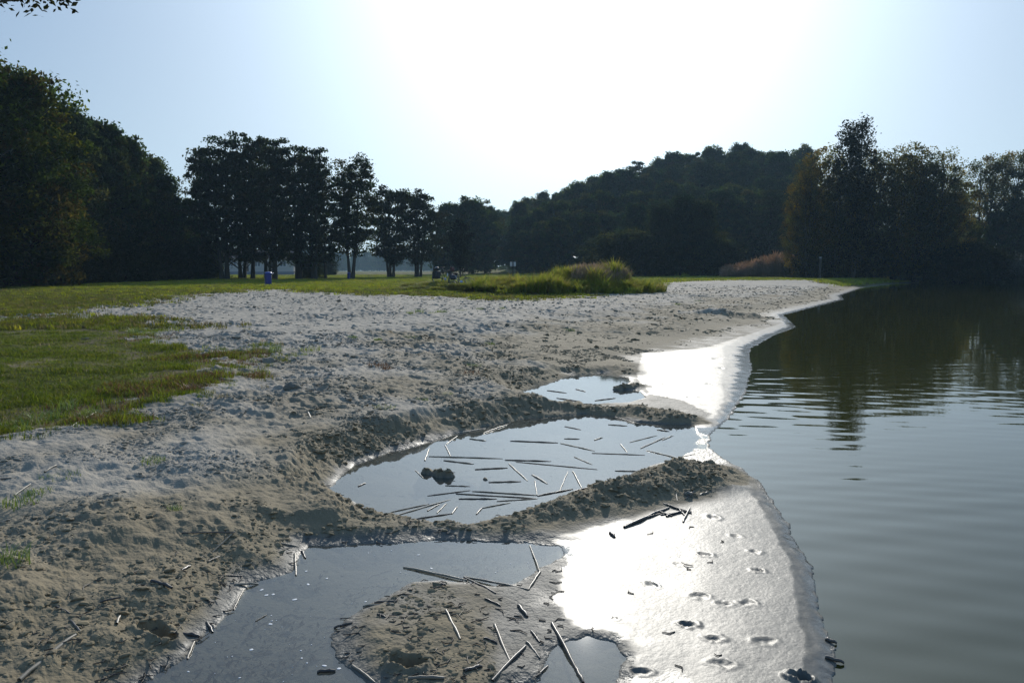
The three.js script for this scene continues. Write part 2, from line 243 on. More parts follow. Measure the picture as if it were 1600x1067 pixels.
{
  const rows = [-70, -30, -12, -5, -2, -.5, .5, 1.1]; let d = 1.6;
  while (d < 900) { rows.push(d); d *= d < 45 ? 1.0043 : d < 120 ? 1.009 : 1.03; }
  const NC = 861, NR = rows.length, pos = new Float32Array(NC * NR * 3), col = new Float32Array(NC * NR * 3), uv = new Float32Array(NC * NR * 2), uv1 = new Float32Array(NC * NR * 2), cls = new Uint8Array(NC * NR);
  for (let r = 0, k = 0; r < NR; r++) {
    const dd = rows[r], w0 = .68 * Math.max(dd, 1.2) + .4, w1 = .55 * Math.abs(dd) + 5;
    for (let c = 0; c < NC; c++, k++) {
      const u = c / (NC - 1) * 2 - 1, au = Math.abs(u), x = Math.sign(u) * (au < .86 ? w0 * au / .86 : w0 + w1 * ((au - .86) / .14) ** 1.5), z = -dd;
      const g = ground(x, z), lake = info.lake, ridge = info.ridge, pond = info.pond, h = g + relief(x, z, g);
      pos[k * 3] = x; pos[k * 3 + 1] = h; pos[k * 3 + 2] = z; uv[k * 2] = x / 1.1; uv[k * 2 + 1] = z / 1.1; uv1[k * 2] = (x - WX0) / (WX1 - WX0); uv1[k * 2 + 1] = (z - WZ0) / (WZ1 - WZ0);
      let R, G, B; const n1 = fbm(x * .7, z * .7, 3), n2 = pn(x * 14, z * 14), gr = lake > -.4 ? -1 : grassy(x, z);
      if (lake > 0) { const s = sstep(.06, .5, -g + .12 * n1), m = 1 + .25 * n1 + .15 * n2; R = mix(.17, .085, s) * m; G = mix(.155, .085, s) * m; B = mix(.115, .03, s) * m; cls[k] = 0; }
      else if (gr > 0) { const m = 1 + .3 * n1 + .2 * n2, br = Math.max(sstep(-.1, .4, fbm(x * .6 + 7, z * .6, 3)), sstep(1.2, .1, gr + n1)); R = mix(.075, .17, br) * m; G = mix(.085, .14, br) * m; B = mix(.012, .075, br) * m; cls[k] = 1; }
      else {
        const wet = Math.max(wetOf(g + ridge * .8, x, z), dd < 24 && dd > 1 && ridge < .03 ? flatOf(x, z) : 0), damp = sstep(.33, .14, g + .12 * n1 - ridge * .3), m = 1 + .10 * n1 + .10 * n2;
        R = mix(mix(.33, .22, damp), .115, wet) * m; G = mix(mix(.285, .172, damp), .105, wet) * m; B = mix(mix(.218, .098, damp), .082, wet) * m;
        if (g < 0 && pond < 0) { R = .17 * m; G = .165 * m; B = .135 * m; }
      }
      if (cls[k] === 0 && lake <= 0 && dd < 24 && dd > 1 && ridge < .03 && flatOf(x, z) > .5) cls[k] = 2;
      col[k * 3] = R; col[k * 3 + 1] = G; col[k * 3 + 2] = B;
    }
  }
  const sand = [], turf = [], wetf = [];
  for (let r = 0; r < NR - 1; r++) for (let c = 0; c < NC - 1; c++) {
    const a = r * NC + c, b = a + 1, e = a + NC, f = e + 1, n1 = (cls[a] === 1) + (cls[b] === 1) + (cls[e] === 1) + (cls[f] === 1), n2 = (cls[a] === 2) + (cls[b] === 2) + (cls[e] === 2) + (cls[f] === 2), t = n1 >= 2 ? turf : n2 >= 2 ? wetf : sand;
    t.push(a, b, e, b, f, e);
  }
  const full = new THREE.BufferGeometry();
  full.setAttribute('position', new THREE.BufferAttribute(pos, 3)); full.setAttribute('color', new THREE.BufferAttribute(col, 3)); full.setAttribute('uv', new THREE.BufferAttribute(uv, 2)); full.setAttribute('uv1', new THREE.BufferAttribute(uv1, 2));
  full.setIndex([...[]]); full.setIndex(new THREE.BufferAttribute(new Uint32Array(sand.concat(turf, wetf)), 1)); full.computeVertexNormals();
  const sub = (idx) => {
    const map = new Int32Array(NC * NR).fill(-1), ids = []; const out = new Uint32Array(idx.length);
    for (let i = 0; i < idx.length; i++) { let q = map[idx[i]]; if (q < 0) { q = map[idx[i]] = ids.length; ids.push(idx[i]); } out[i] = q; }
    const g = new THREE.BufferGeometry();
    for (const nm of ['position', 'normal', 'color', 'uv', 'uv1']) { const s = full.attributes[nm], n = s.itemSize, arr = new Float32Array(ids.length * n); for (let i = 0; i < ids.length; i++) for (let q = 0; q < n; q++) arr[i * n + q] = s.array[ids[i] * n + q]; g.setAttribute(nm, new THREE.BufferAttribute(arr, n)); }
    g.setIndex(new THREE.BufferAttribute(out, 1)); return g;
  };
  top(new THREE.Mesh(sub(sand), sandMat), 'sandy_beach_ground', 'grey trampled sand and wet mud along the lake', 'beach', null, 'structure');
  top(new THREE.Mesh(sub(wetf), wetMat), 'wet_sand_ground', 'smooth glistening wet sand at the lake edge', 'wet sand', null, 'structure');
  top(new THREE.Mesh(sub(turf), turfMat), 'meadow_ground', 'flat green meadow behind the sandy beach', 'meadow', null, 'structure');
}

// ------------------------------------------------------------------ water
const lakeMat = new THREE.MeshPhysicalMaterial({ color: new THREE.Color().setRGB(.085, .085, .014), roughness: 0.035, ior: 1.48, transmission: 0.5, thickness: 0 });
const pondMat = new THREE.MeshPhysicalMaterial({ color: new THREE.Color().setRGB(.55, .55, .5), roughness: 0.03, ior: 1.42, transmission: 0.93, thickness: 0 });
function ripple(x, z) {   // slow ripples on the lake, calmer towards the far bank
  const wx = x + .5 * pn(x * .3, z * .3), wz = z + .35 * pn(x * .22 + 5, z * .3), calm = mix(1, .12, sstep(9, 17, -z)), a = .55 + .6 * pn(x * .35 + 3, z * .5);
  return .62 * calm * a * (.0021 * Math.sin((wz * .97 + wx * .22) * 17) + .0012 * Math.sin((wz * .93 - wx * .3) * 27 + 1.7) + .0016 * Math.sin((wz + .06 * wx) * 11 + .6) + .0011 * pn(x * 2.4, z * 5.5)) + .0012 * pn(x * .9, z * 1.8) * sstep(4, 10, -z);
}
{
  const rows = []; for (let d = -60; d < 1; d += 6) rows.push(d); for (let d = 1.5; d < 112; d *= 1.0065) rows.push(d);
  const NC = 420, pos = [], nor = [], idx = [], id = new Int32Array(rows.length * NC).fill(-1);
  const x0 = (d) => d < 2 ? -.5 : .12 * d, x1 = (d) => d < 1 ? 160 : mix(.72 * d + .5, 160, 1);
  const xs = (d, u) => { const a = x0(d), b = .7 * Math.max(d, 1.5) + .5; return u < .88 ? mix(a, b, u / .88) : mix(b, 160, ((u - .88) / .12) ** 2); };
  for (let r = 0; r < rows.length; r++) for (let c = 0; c < NC; c++) {
    const d = rows[r], x = xs(d, c / (NC - 1)), z = -d, e = .01;
    if (-sdf(LAKE, x, z) < -(.07 + Math.max(0, d - 8) * .03)) continue;
    id[r * NC + c] = pos.length / 3; pos.push(x, ripple(x, z), z);
    const gx = (ripple(x + e, z) - ripple(x - e, z)) / (2 * e), gz = (ripple(x, z + e) - ripple(x, z - e)) / (2 * e), l = 1 / Math.hypot(gx, 1, gz); nor.push(-gx * l, l, -gz * l);
  }
  for (let r = 0; r + 1 < rows.length; r++) for (let c = 0; c + 1 < NC; c++) { const a = id[r * NC + c], b = id[r * NC + c + 1], e = id[(r + 1) * NC + c], f = id[(r + 1) * NC + c + 1]; if (a >= 0 && b >= 0 && e >= 0) idx.push(a, b, e); if (b >= 0 && f >= 0 && e >= 0) idx.push(b, f, e); }
  const g = new THREE.BufferGeometry(); g.setAttribute('position', new THREE.Float32BufferAttribute(pos, 3)); g.setAttribute('normal', new THREE.Float32BufferAttribute(nor, 3)); g.setIndex(idx);
  top(new THREE.Mesh(g, lakeMat), 'lake_water', 'rippled olive lake water beside the sand', 'lake', null, 'structure');
}
const POND_LABEL = ['shallow pool dug in the sand with floating reed stalks', 'small bright pool behind the low sand ridge', 'dark shallow pool with foam flecks around a mud hump', 'tiny puddle beside the mud hump on the wet sand'];
PONDS.forEach(([p], k) => {
  const c = p.reduce((a, q) => [a[0] + q[0] / p.length, a[1] + q[1] / p.length], [0, 0]);
  const grown = p.map(([x, z], i) => { const a = p[(i + p.length - 1) % p.length], b = p[(i + 1) % p.length]; let nx = b[1] - a[1], nz = -(b[0] - a[0]); const l = Math.hypot(nx, nz) || 1; nx /= l; nz /= l; if (sdf(p, x + nx * .02, z + nz * .02) < 0) { nx = -nx; nz = -nz; } return [x + nx * .09, z + nz * .09]; });
  const s = new THREE.Shape(grown.map(([x, z]) => new THREE.Vector2(x, -z))), g = new THREE.ShapeGeometry(s); g.rotateX(-Math.PI / 2); g.translate(0, .004, 0);
  top(new THREE.Mesh(g, pondMat), 'pool_water', POND_LABEL[k], 'pool', null, 'structure');
});

// ------------------------------------------------------------------ trees
const leafMat = new THREE.MeshPhysicalMaterial({ vertexColors: true, color: 0xffffff, roughness: 0.8, transmission: 0.55, thickness: 0, specularIntensity: .6, side: THREE.DoubleSide });
const leafMats = [[1, 1, 1], [1.08, 1.1, .9], [.8, .95, .95], [1.3, 1.25, .95]].map(([r, g, b]) => { const m = leafMat.clone(); m.color.setRGB(r, g, b); return m; });
const barkMat = std(.055, .047, .038, .95);
class Geo {
  constructor() { this.p = []; this.n = []; this.c = []; this.i = []; }
  leaf(cx, cy, cz, s, r, col, flat = .3) {
    let ux = r() - .5, uy = (r() - .5) * .8 - .15, uz = r() - .5, l = Math.hypot(ux, uy, uz) || 1; ux /= l; uy /= l; uz /= l;
    let nx = r() - .5, ny = r() - .5 + flat, nz = r() - .5; const dt = nx * ux + ny * uy + nz * uz; nx -= dt * ux; ny -= dt * uy; nz -= dt * uz; l = Math.hypot(nx, ny, nz) || 1; nx /= l; ny /= l; nz /= l;
    const vx = ny * uz - nz * uy, vy = nz * ux - nx * uz, vz = nx * uy - ny * ux, w = s * (.38 + r() * .2), k = this.p.length / 3, b = s * .12;
    this.p.push(cx - ux * s, cy - uy * s, cz - uz * s, cx + vx * w + nx * b, cy + vy * w + ny * b, cz + vz * w + nz * b, cx + ux * s, cy + uy * s, cz + uz * s, cx - vx * w, cy - vy * w, cz - vz * w);
    for (let q = 0; q < 4; q++) { this.n.push(nx, ny, nz); this.c.push(col[0], col[1], col[2]); }
    this.i.push(k, k + 1, k + 2, k, k + 2, k + 3);
  }
  tube(pts, radii, sides = 6) {
    const k = this.p.length / 3;
    for (let i = 0; i < pts.length; i++) {
      const a = pts[Math.max(0, i - 1)], b = pts[Math.min(pts.length - 1, i + 1)], t = new THREE.Vector3(b[0] - a[0], b[1] - a[1], b[2] - a[2]).normalize(), u = new THREE.Vector3(Math.abs(t.y) > .9 ? 1 : 0, Math.abs(t.y) > .9 ? 0 : 1, 0).cross(t).normalize(), v = t.clone().cross(u);
      for (let s = 0; s < sides; s++) { const an = s / sides * 6.28318, nx = u.x * Math.cos(an) + v.x * Math.sin(an), ny = u.y * Math.cos(an) + v.y * Math.sin(an), nz = u.z * Math.cos(an) + v.z * Math.sin(an); this.p.push(pts[i][0] + nx * radii[i], pts[i][1] + ny * radii[i], pts[i][2] + nz * radii[i]); this.n.push(nx, ny, nz); this.c.push(1, 1, 1); }
    }
    for (let i = 0; i + 1 < pts.length; i++) for (let s = 0; s < sides; s++) { const a = k + i * sides + s, b = k + i * sides + (s + 1) % sides; this.i.push(a, b, a + sides, b, b + sides, a + sides); }
  }
  build(color = true) { const g = new THREE.BufferGeometry(); g.setAttribute('position', new THREE.Float32BufferAttribute(this.p, 3)); g.setAttribute('normal', new THREE.Float32BufferAttribute(this.n, 3)); if (color) g.setAttribute('color', new THREE.Float32BufferAttribute(this.c, 3)); g.setIndex(this.i); return g; }
}
// H height, base: share of bare trunk, shape(t): crown radius, n clumps of m leaves of size s, stems: [lean x, lean z, height share]
function treeKind(seed, { H, base, shape, n, m, s, stems = [[0, 0, 1]], cr = 1, flat = .55, cols, trunk = .2, droop = 0, low = 0, rise = .6 }) {
  const r = rngOf(seed), T = new Geo(), B = new Geo(), L = new Geo();
  const paths = stems.map(([lx, lz, hs, ox = 0, oz = 0]) => { const w1 = r() * 6, w2 = r() * 6; return (t) => [ox + lx * H * t + .25 * Math.sin(t * 5 + w1) * t, t * H * hs * .97, oz + lz * H * t + .25 * Math.sin(t * 4 + w2) * t]; });
  paths.forEach((f, k) => { const pts = [], rad = []; for (let i = 0; i <= 12; i++) { const t = i / 12; pts.push(f(t)); rad.push(trunk * (stems[k][2]) * (Math.pow(1 - t, .8) * .93 + .05 + (i === 0 ? .45 : i === 1 ? .08 : 0))); } pts[0][1] = -.25; T.tube(pts, rad, 8); });
  for (let k = 0; k < n; k++) {
    const f = paths[k % paths.length], share = stems[k % paths.length][2], t = base + (1 - base) * Math.pow((k + r()) / n, .9), a = k * 2.39996 + r() * .9, q = .25 + .75 * Math.sqrt(r()), R = shape((t - base) / (1 - base)) * q * (r() < .14 ? 1.25 : .7 + .4 * r()) * share * (1 + .5 * pn(Math.cos(a) * 1.6 + seed, Math.sin(a) * 1.6 + t * 5));
    const c0 = f(Math.min(1, t)), cx = c0[0] + Math.cos(a) * R, cz = c0[2] + Math.sin(a) * R, cy = c0[1] + (r() - .5) * .8 - droop * R + (t > .8 && r() < .3 ? r() * H * .06 : 0);
    const b0 = f(Math.max(.08, t - R * rise / H - .02));
    B.tube([b0, [(b0[0] + cx) / 2, (b0[1] + cy) / 2 + R * .08, (b0[2] + cz) / 2], [cx, cy, cz]], [.025 + R * .014, .016 + R * .008, .008], 4);
    const C = cols[Math.floor(r() * cols.length)], br = .75 + .5 * r(), rad = cr * (.55 + .95 * r()), M = Math.round(m * (.6 + .8 * r()));
    for (let i = 0; i < M; i++) {
      let x, y, z, l; do { x = r() * 2 - 1; y = r() * 2 - 1; z = r() * 2 - 1; l = x * x + y * y + z * z; } while (l > 1); const e = r() < .15 ? 1 + .35 * r() : .6 + .45 * r();
      const v = br * (.75 + .5 * r()), x2 = x * rad * e * 1.15, z2 = z * rad * e * 1.15;
      L.leaf(cx + x2, Math.max(.05, cy + y * rad * flat * e - droop * Math.hypot(x2, z2)), cz + z2, s * (.6 + .8 * r()), r, [C[0] * v, C[1] * v, C[2] * v]);
    }
  }
  return { H, trunk: T.build(false), branches: B.build(false), crown: L.build() };
}
const G_DARK = [[0.13, 0.22, 0.067], [0.148, 0.24, 0.062], [0.176, 0.23, 0.067], [0.112, 0.189, 0.067], [0.204, 0.22, 0.067]];
const G_ALD = [[0.089, 0.149, 0.041], [0.11, 0.156, 0.041], [0.123, 0.14, 0.041], [0.144, 0.14, 0.048]];
const G_WIL = [[0.316, 0.318, 0.095], [0.257, 0.298, 0.095], [0.376, 0.308, 0.085], [0.237, 0.276, 0.103], [0.436, 0.36, 0.077]];
const G_MAP = [[0.176, 0.24, 0.033], [0.14, 0.226, 0.033], [0.222, 0.256, 0.033], [0.199, 0.18, 0.04], [0.117, 0.196, 0.033]];
const egg = (w, p = .35) => (t) => w * (t < .35 ? mix(p, 1, Math.sin(t / .35 * Math.PI / 2)) : Math.sqrt(Math.max(.02, 1 - Math.pow((t - .35) / .68, 2.3))));
const cone = (w) => (t) => w * Math.min(1, (t + .12) * 5) * (1 - t * .72);
const K = {
  alder: treeKind(11, { H: 16, base: .2, shape: (t) => 3.9 * (1 - t * .62), n: 105, m: 105, s: .19, cr: .95, flat: .5, cols: G_ALD, trunk: .26, droop: .12, stems: [[.01, 0, 1], [-.06, .03, .9, -.5, .2]] }),
  alderB: treeKind(12, { H: 16, base: .24, shape: egg(3.5), n: 95, m: 105, s: .19, cr: .9, flat: .5, cols: G_ALD, trunk: .24, droop: .1, stems: [[.03, 0, 1]] }),
  alderC: treeKind(13, { H: 16, base: .16, shape: (t) => 4.2 * (1 - t * .7), n: 105, m: 105, s: .19, cr: .95, flat: .5, cols: G_ALD, trunk: .25, droop: .14, stems: [[-.02, 0, 1], [.05, -.02, .95, .5, 0]] }),
  thin: treeKind(14, { H: 13, base: .26, shape: egg(1.9), n: 62, m: 85, s: .17, cr: .8, flat: .6, cols: G_ALD, trunk: .19, droop: .05, stems: [[-.05, 0, 1]] }),
  thinB: treeKind(15, { H: 13, base: .24, shape: egg(2.2), n: 70, m: 85, s: .17, cr: .85, flat: .6, cols: G_ALD, trunk: .2, droop: .05, stems: [[.10, 0, 1]] }),
  clump: treeKind(16, { H: 13, base: .2, shape: egg(3.1, .5), n: 95, m: 130, s: .19, cr: 1.1, flat: .55, cols: G_ALD, trunk: .2, stems: [[-.02, 0, 1, -.2], [.06, .02, .97, .2], [-.1, 0, .9, -.5, .3]] }),
  round: treeKind(17, { H: 14, base: .06, shape: egg(5.2, .55), n: 270, m: 88, s: .24, cr: 1.0, flat: .7, cols: G_DARK, trunk: .3 }),
  roundB: treeKind(18, { H: 14, base: .05, shape: egg(4.6, .6), n: 250, m: 88, s: .24, cr: 1.0, flat: .7, cols: G_DARK, trunk: .3 }),
  forest: treeKind(19, { H: 18, base: .05, shape: egg(4.4, .7), n: 290, m: 85, s: .25, cr: 1.05, flat: .75, cols: G_DARK, trunk: .3 }),
  forestB: treeKind(20, { H: 18, base: .05, shape: cone(5.4), n: 290, m: 85, s: .25, cr: 1.05, flat: .65, cols: G_DARK, trunk: .3, droop: .1 }),
  maple: treeKind(21, { H: 15, base: .03, shape: egg(5, .6), n: 240, m: 170, s: .17, cr: 1.25, flat: .7, cols: G_MAP, trunk: .3 }),
  willow: treeKind(22, { H: 18, base: .03, shape: egg(3.8, .7), n: 170, m: 78, s: .16, cr: .95, flat: 1.0, cols: G_WIL, trunk: .22, rise: 1.3, stems: [[0, 0, 1], [.07, 0, .92, .4], [-.07, .02, .88, -.4]] }),
  willowB: treeKind(23, { H: 18, base: .03, shape: egg(3.4, .6), n: 160, m: 78, s: .16, cr: .95, flat: 1.1, cols: G_WIL, trunk: .22, rise: 1.3, stems: [[.02, 0, 1], [-.06, 0, .9, -.3]] }),
  poplar: treeKind(24, { H: 20, base: .06, shape: (t) => 2.6 * Math.pow(1 - t, .6) + .35, n: 150, m: 105, s: .16, cr: .8, flat: 1.3, cols: [[.06, .065, .03], [.075, .075, .03], [.09, .08, .03]], trunk: .22, rise: 1.6, stems: [[.02, 0, 1], [-.045, 0, .98, -.2]] }),
  airy: treeKind(25, { H: 18, base: .3, shape: egg(3.4, .8), n: 120, m: 90, s: .16, cr: 1.0, flat: .8, cols: G_WIL, trunk: .26, rise: 1.5, stems: [[-.05, 0, 1], [.07, 0, .96, .3]] }),
  pointed: treeKind(26, { H: 11, base: .03, shape: cone(3.6), n: 150, m: 140, s: .19, cr: 1.05, flat: .6, cols: [[.12, .18, .065], [.14, .2, .06], [.16, .19, .06]], trunk: .18, droop: -.1 }),
  sapling: treeKind(27, { H: 7, base: .2, shape: egg(1.6, .5), n: 60, m: 70, s: .13, cr: .6, flat: .8, cols: [[.10, .085, .035], [.085, .08, .035], [.07, .075, .03]], trunk: .09 }),
  shrub: treeKind(28, { H: 5, base: .02, shape: egg(2.6, .9), n: 90, m: 120, s: .15, cr: .85, flat: .8, cols: [[.12, .16, .05], [.15, .17, .05], [.1, .14, .045]], trunk: .08, stems: [[.1, 0, 1], [-.12, .05, .95], [0, -.1, .9]] }),
};
const SOURCE = {};
function tree(kind, name, px, d, topY, label, group, wide = 1, turn = rnd() * 6.28, category = 'tree') {
  const [x, z] = at(px, d), y = ground(x, z), k = K[kind], sc = (topOf(topY, d) - y) / k.H;
  let g;
  if (SOURCE[kind]) g = SOURCE[kind].clone();
  else { g = SOURCE[kind] = new THREE.Group(); const t = part(g, 'trunk', k.trunk, barkMat); part(t, 'branches', k.branches, barkMat, 'stuff'); part(g, 'crown', k.crown, leafMat, 'stuff'); }
  g.children.find((c) => c.name === 'crown').material = leafMats[Math.floor(rnd() * 4)];
  g.userData = {}; g.position.set(x, y, z); g.scale.set(sc * wide, sc, sc * wide); g.rotation.set(0, turn, 0);
  return top(g, name, label, category, group);
}
// the dark wood beside the lawn, with the yellowing tree at its near end
tree('maple', 'maple_tree', 22, 50, 108, 'yellow-green leafy tree at the near end of the dark wood', null, .95, 1);
tree('maple', 'maple_tree', -70, 46, 60, 'yellow-green tree cut off by the edge of the wood, tallest of the pair', null, 1.0, 2.6);
tree('maple', 'maple_tree', 55, 53, 235, 'low yellowing tree in front of the dark wood beside the tall one', null, 1.15, 4.1);
for (const [px, d, ty, k, w] of [[95, 62, 166, 'forest', .9], [132, 66, 178, 'forestB', .8], [168, 70, 190, 'forest', .9], [204, 74, 212, 'forestB', .85], [236, 80, 246, 'forest', .9], [264, 88, 284, 'forestB', .9], [292, 96, 312, 'forest', .9], [120, 84, 185, 'forest', 1], [180, 90, 215, 'forestB', 1], [60, 72, 160, 'forestB', 1], [5, 76, 150, 'forest', 1], [240, 104, 268, 'forest', 1], [316, 104, 350, 'forestB', .9], [-60, 70, 120, 'forest', 1], [-130, 60, 100, 'forestB', 1]])
  tree(k, 'wood_tree', px, d, ty, 'dark leafy tree in the dense wood beside the lawn', 'trees of the dark wood beside the lawn', w);
for (const [px, d, ty] of [[112, 57, 375], [150, 60, 380], [188, 64, 372], [225, 68, 385], [258, 74, 378], [290, 82, 380], [318, 88, 385], [75, 54, 370], [40, 52, 365], [300, 92, 372]])
  tree('shrub', 'understory_shrub', px, d, ty, 'dark bush at the foot of the dense wood', 'bushes along the foot of the wood', 1.1, rnd() * 6, 'bush');
// alders on the lawn
for (const [px, d, ty, k, w] of [[326, 90, 232, 'alderC', .9], [354, 84, 203, 'alder', .95], [394, 86, 210, 'alderB', .9], [428, 84, 213, 'alderC', .85], [464, 85, 221, 'alder', .9], [488, 84, 227, 'alderC', .85], [508, 89, 262, 'alderB', .75], [415, 92, 240, 'alder', .9], [375, 92, 235, 'alderC', .9]])
  tree(k, 'alder_tree', px, d, ty, 'tall dark alder in the dense row on the lawn', 'row of tall alders on the lawn', w);
tree('thin', 'slender_tree', 546, 86, 260, 'slender open-crowned tree forking away from its twin, the shorter of the two', null, 1, 0);
tree('thinB', 'slender_tree', 550, 86.4, 247, 'slender open-crowned tree of the forked pair, the taller of the two', null, 1, 0);
tree('clump', 'alder_clump', 612, 106, 290, 'many-stemmed dark tree on the lawn next to the slender pair', null, 1, .3);
tree('clump', 'alder_clump', 651, 107, 297, 'many-stemmed dark tree on the lawn next to the round hazy trees', null, 1, 2.4);
tree('shrub', 'lawn_bush', 484, 90, 398, 'yellowish bush at the foot of the alder row', null, .9, 1, 'bush');
tree('shrub', 'lawn_bush', 510, 140, 403, 'pale hazy bush beyond the alder row', null, 1, 2, 'bush');
for (const [px, d, ty, k, w, lb] of [[702, 150, 319, 'round', .9, 'round hazy tree next to the many-stemmed alders'], [738, 152, 313, 'roundB', .9, 'tallest round hazy tree behind the brownish young tree'], [758, 160, 322, 'round', .75, 'round hazy tree beside the gap before the hill']])
  tree(k, 'round_tree', px, d, ty, lb, 'round trees in the far meadow', w);
tree('sapling', 'young_tree', 719, 100, 345, 'small brownish young tree in front of the round hazy trees', null, 1, 1);
for (const [px, d, ty, k] of [[776, 235, 328, 'forestB'], [792, 245, 330, 'forest'], [808, 230, 326, 'forest']])
  tree(k, 'gap_tree', px, d, ty, 'pale hazy tree in the gap before the wooded hill', 'trees in the gap before the hill', .9);
for (let i = 0; i < 36; i++) tree(i % 2 ? 'forestB' : 'forest', 'distant_tree', 435 + i * 8.6 + rnd() * 6, 640 + rnd() * 90, 388 + rnd() * 10 + (i > 12 ? 4 : 0), 'far blue tree in the line beyond the meadow', 'distant line of trees beyond the meadow', 1.35);
// wooded hill
const SKYL = [[800, 318], [830, 301], [870, 290], [900, 281], [950, 265], [1000, 255], [1050, 245], [1100, 237], [1150, 233], [1200, 232], [1240, 236], [1600, 250]];
const sky = (x) => { for (let i = 0; i + 1 < SKYL.length; i++) if (x <= SKYL[i + 1][0]) return mix(SKYL[i][1], SKYL[i + 1][1], (x - SKYL[i][0]) / (SKYL[i + 1][0] - SKYL[i][0])); return 250; };
for (let row = 0; row < 4; row++) for (let px = 822 - row * 4; px < (row === 3 ? 1260 : 1270); px += [26, 25, 22, 20][row] * (.85 + rnd() * .3))
  tree(['forest', 'forestB', 'round', 'roundB', 'alderC'][Math.floor(rnd() * 4.6)], 'hill_tree', px, [136, 158, 184, 212][row] + rnd() * 14, sky(px) + [52, 30, 12, 0][row] + rnd() * 22 - 8 + (row < 2 ? (px - 820) * .05 : 0), 'blue-green tree of the dense wood on the hill', 'trees of the wooded hill', (.75 + .35 * rnd()));
for (const [px, d, ty, w, lb] of [[1034, 119, 323, .85, 'shortest pointed green tree beside the round hill bushes'], [1063, 121, 309, .85, 'tallest pointed green tree between its two neighbours before the hill'], [1099, 119, 317, .9, 'pointed green tree before the hill on the side of the dry reeds']])
  tree('pointed', 'pointed_tree', px, d, ty, lb, 'pointed trees before the hill', w);
for (const [px, d, ty] of [[962, 117, 368], [988, 113, 361], [1013, 116, 370], [1122, 122, 374], [1145, 126, 392]])
  tree('shrub', 'hill_bush', px, d, ty, 'round green bush in front of the wooded hill', 'bushes before the hill', 1.25, rnd() * 6, 'bush');
// willows and poplar on the far bank
for (const [px, d, ty, k, w] of [[1246, 101, 272, 'willowB', .8], [1264, 97, 236, 'willow', .8], [1292, 99, 226, 'willowB', .9], [1308, 96, 262, 'willow', .9], [1362, 98, 232, 'willowB', .95], [1396, 99, 226, 'willow', .95], [1432, 100, 222, 'willow', 1], [1466, 101, 236, 'willowB', .95], [1488, 103, 256, 'willow', .85], [1345, 104, 245, 'willow', 1], [1415, 106, 240, 'willowB', 1]])
  tree(k, 'willow_tree', px, d, ty, 'bushy olive-brown willow leafy to the ground on the lake bank', 'willows on the far lake bank', w);
tree('poplar', 'poplar_tree', 1335, 97, 186, 'narrow poplar with a forked tip rising above the bank willows', null, 1, 0);
for (const [px, d, ty, w] of [[1532, 122, 243, .9], [1578, 124, 234, .9], [1612, 120, 226, 1]])
  tree('airy', 'open_crowned_tree', px, d, ty, 'tall thin-leaved tree with an open crown beyond the reeds', 'open-crowned trees beyond the reeds', w);
for (const [px, d, ty, k] of [[1515, 116, 345, 'forest'], [1552, 119, 330, 'forestB'], [1592, 116, 310, 'forest'], [1635, 114, 300, 'forestB'], [1680, 112, 290, 'forest'], [1340, 138, 285, 'forestB'], [1440, 140, 290, 'forest'], [1490, 138, 300, 'forest']])
  tree(k, 'bank_tree', px, d, ty, 'dark tree filling the far bank behind the willows and reeds', 'dark trees behind the lake bank', .9);
for (const [px, d, ty] of [[1330, 99, 395], [1380, 100, 390], [1425, 101, 395], [1470, 100, 385], [1505, 101, 378], [1280, 98, 392], [1540, 103, 385], [1500, 98, 400]])
  tree('shrub', 'bank_bush', px, d, ty, 'dark bush at the water under the willows', 'bushes under the bank willows', 1.3, rnd() * 6, 'bush');
{ // bough reaching into view from a tree beside the viewer
  const g = new THREE.Group(), r = rngOf(91), W = new Geo(), L = new Geo(), bx = -9.65, bz = -9.6, gy = ground(bx, bz) - .12;
  W.tube([[0, -.2, 0], [.1, 1.5, 0], [.3, 3.2, .1], [.2, 5, .1], [.1, 6.5, .2]], [.3, .22, .18, .13, .06], 9);
  const ends = [];
  for (const [hx, hy, hz] of [[3.75, 4.72, -.6], [3.3, 5.3, -.3], [2.2, 5.9, -.8], [-2, 5.5, 1], [-1, 6.5, -1.5], [1, 6.9, 1.2], [.4, 7.2, -.5], [-1.8, 4.5, -1.4], [1.5, 6.3, -1.6], [2.6, 4.9, -.9]]) { W.tube([[.2, 3.2 + (hy - 4.5) * .6, .1], [hx * .55, hy * .9 + .1, hz * .5], [hx, hy, hz]], [.07, .04, .01], 5); ends.push([hx, hy, hz]); ends.push([hx * .7, hy * .93 + .25, hz * .7]); }
  for (const [ex, ey, ez] of ends) for (let i = 0; i < 420; i++) { const a = r() * 6.28, q = Math.sqrt(r()) * .62; const v = .6 + .7 * r(); L.leaf(ex - .25 + Math.cos(a) * q * 1.2, ey + (r() - .35) * .5 + .08, ez + Math.sin(a) * q, .035 + r() * .03, r, [.07 * v, .075 * v, .022 * v]); }
  part(g, 'trunk', W.build(false), barkMat); part(g, 'crown', L.build(), leafMat, 'stuff'); g.position.set(bx, gy, bz);
  top(g, 'overhanging_tree', 'leafy bough tip hanging into view above the meadow', 'tree');
}
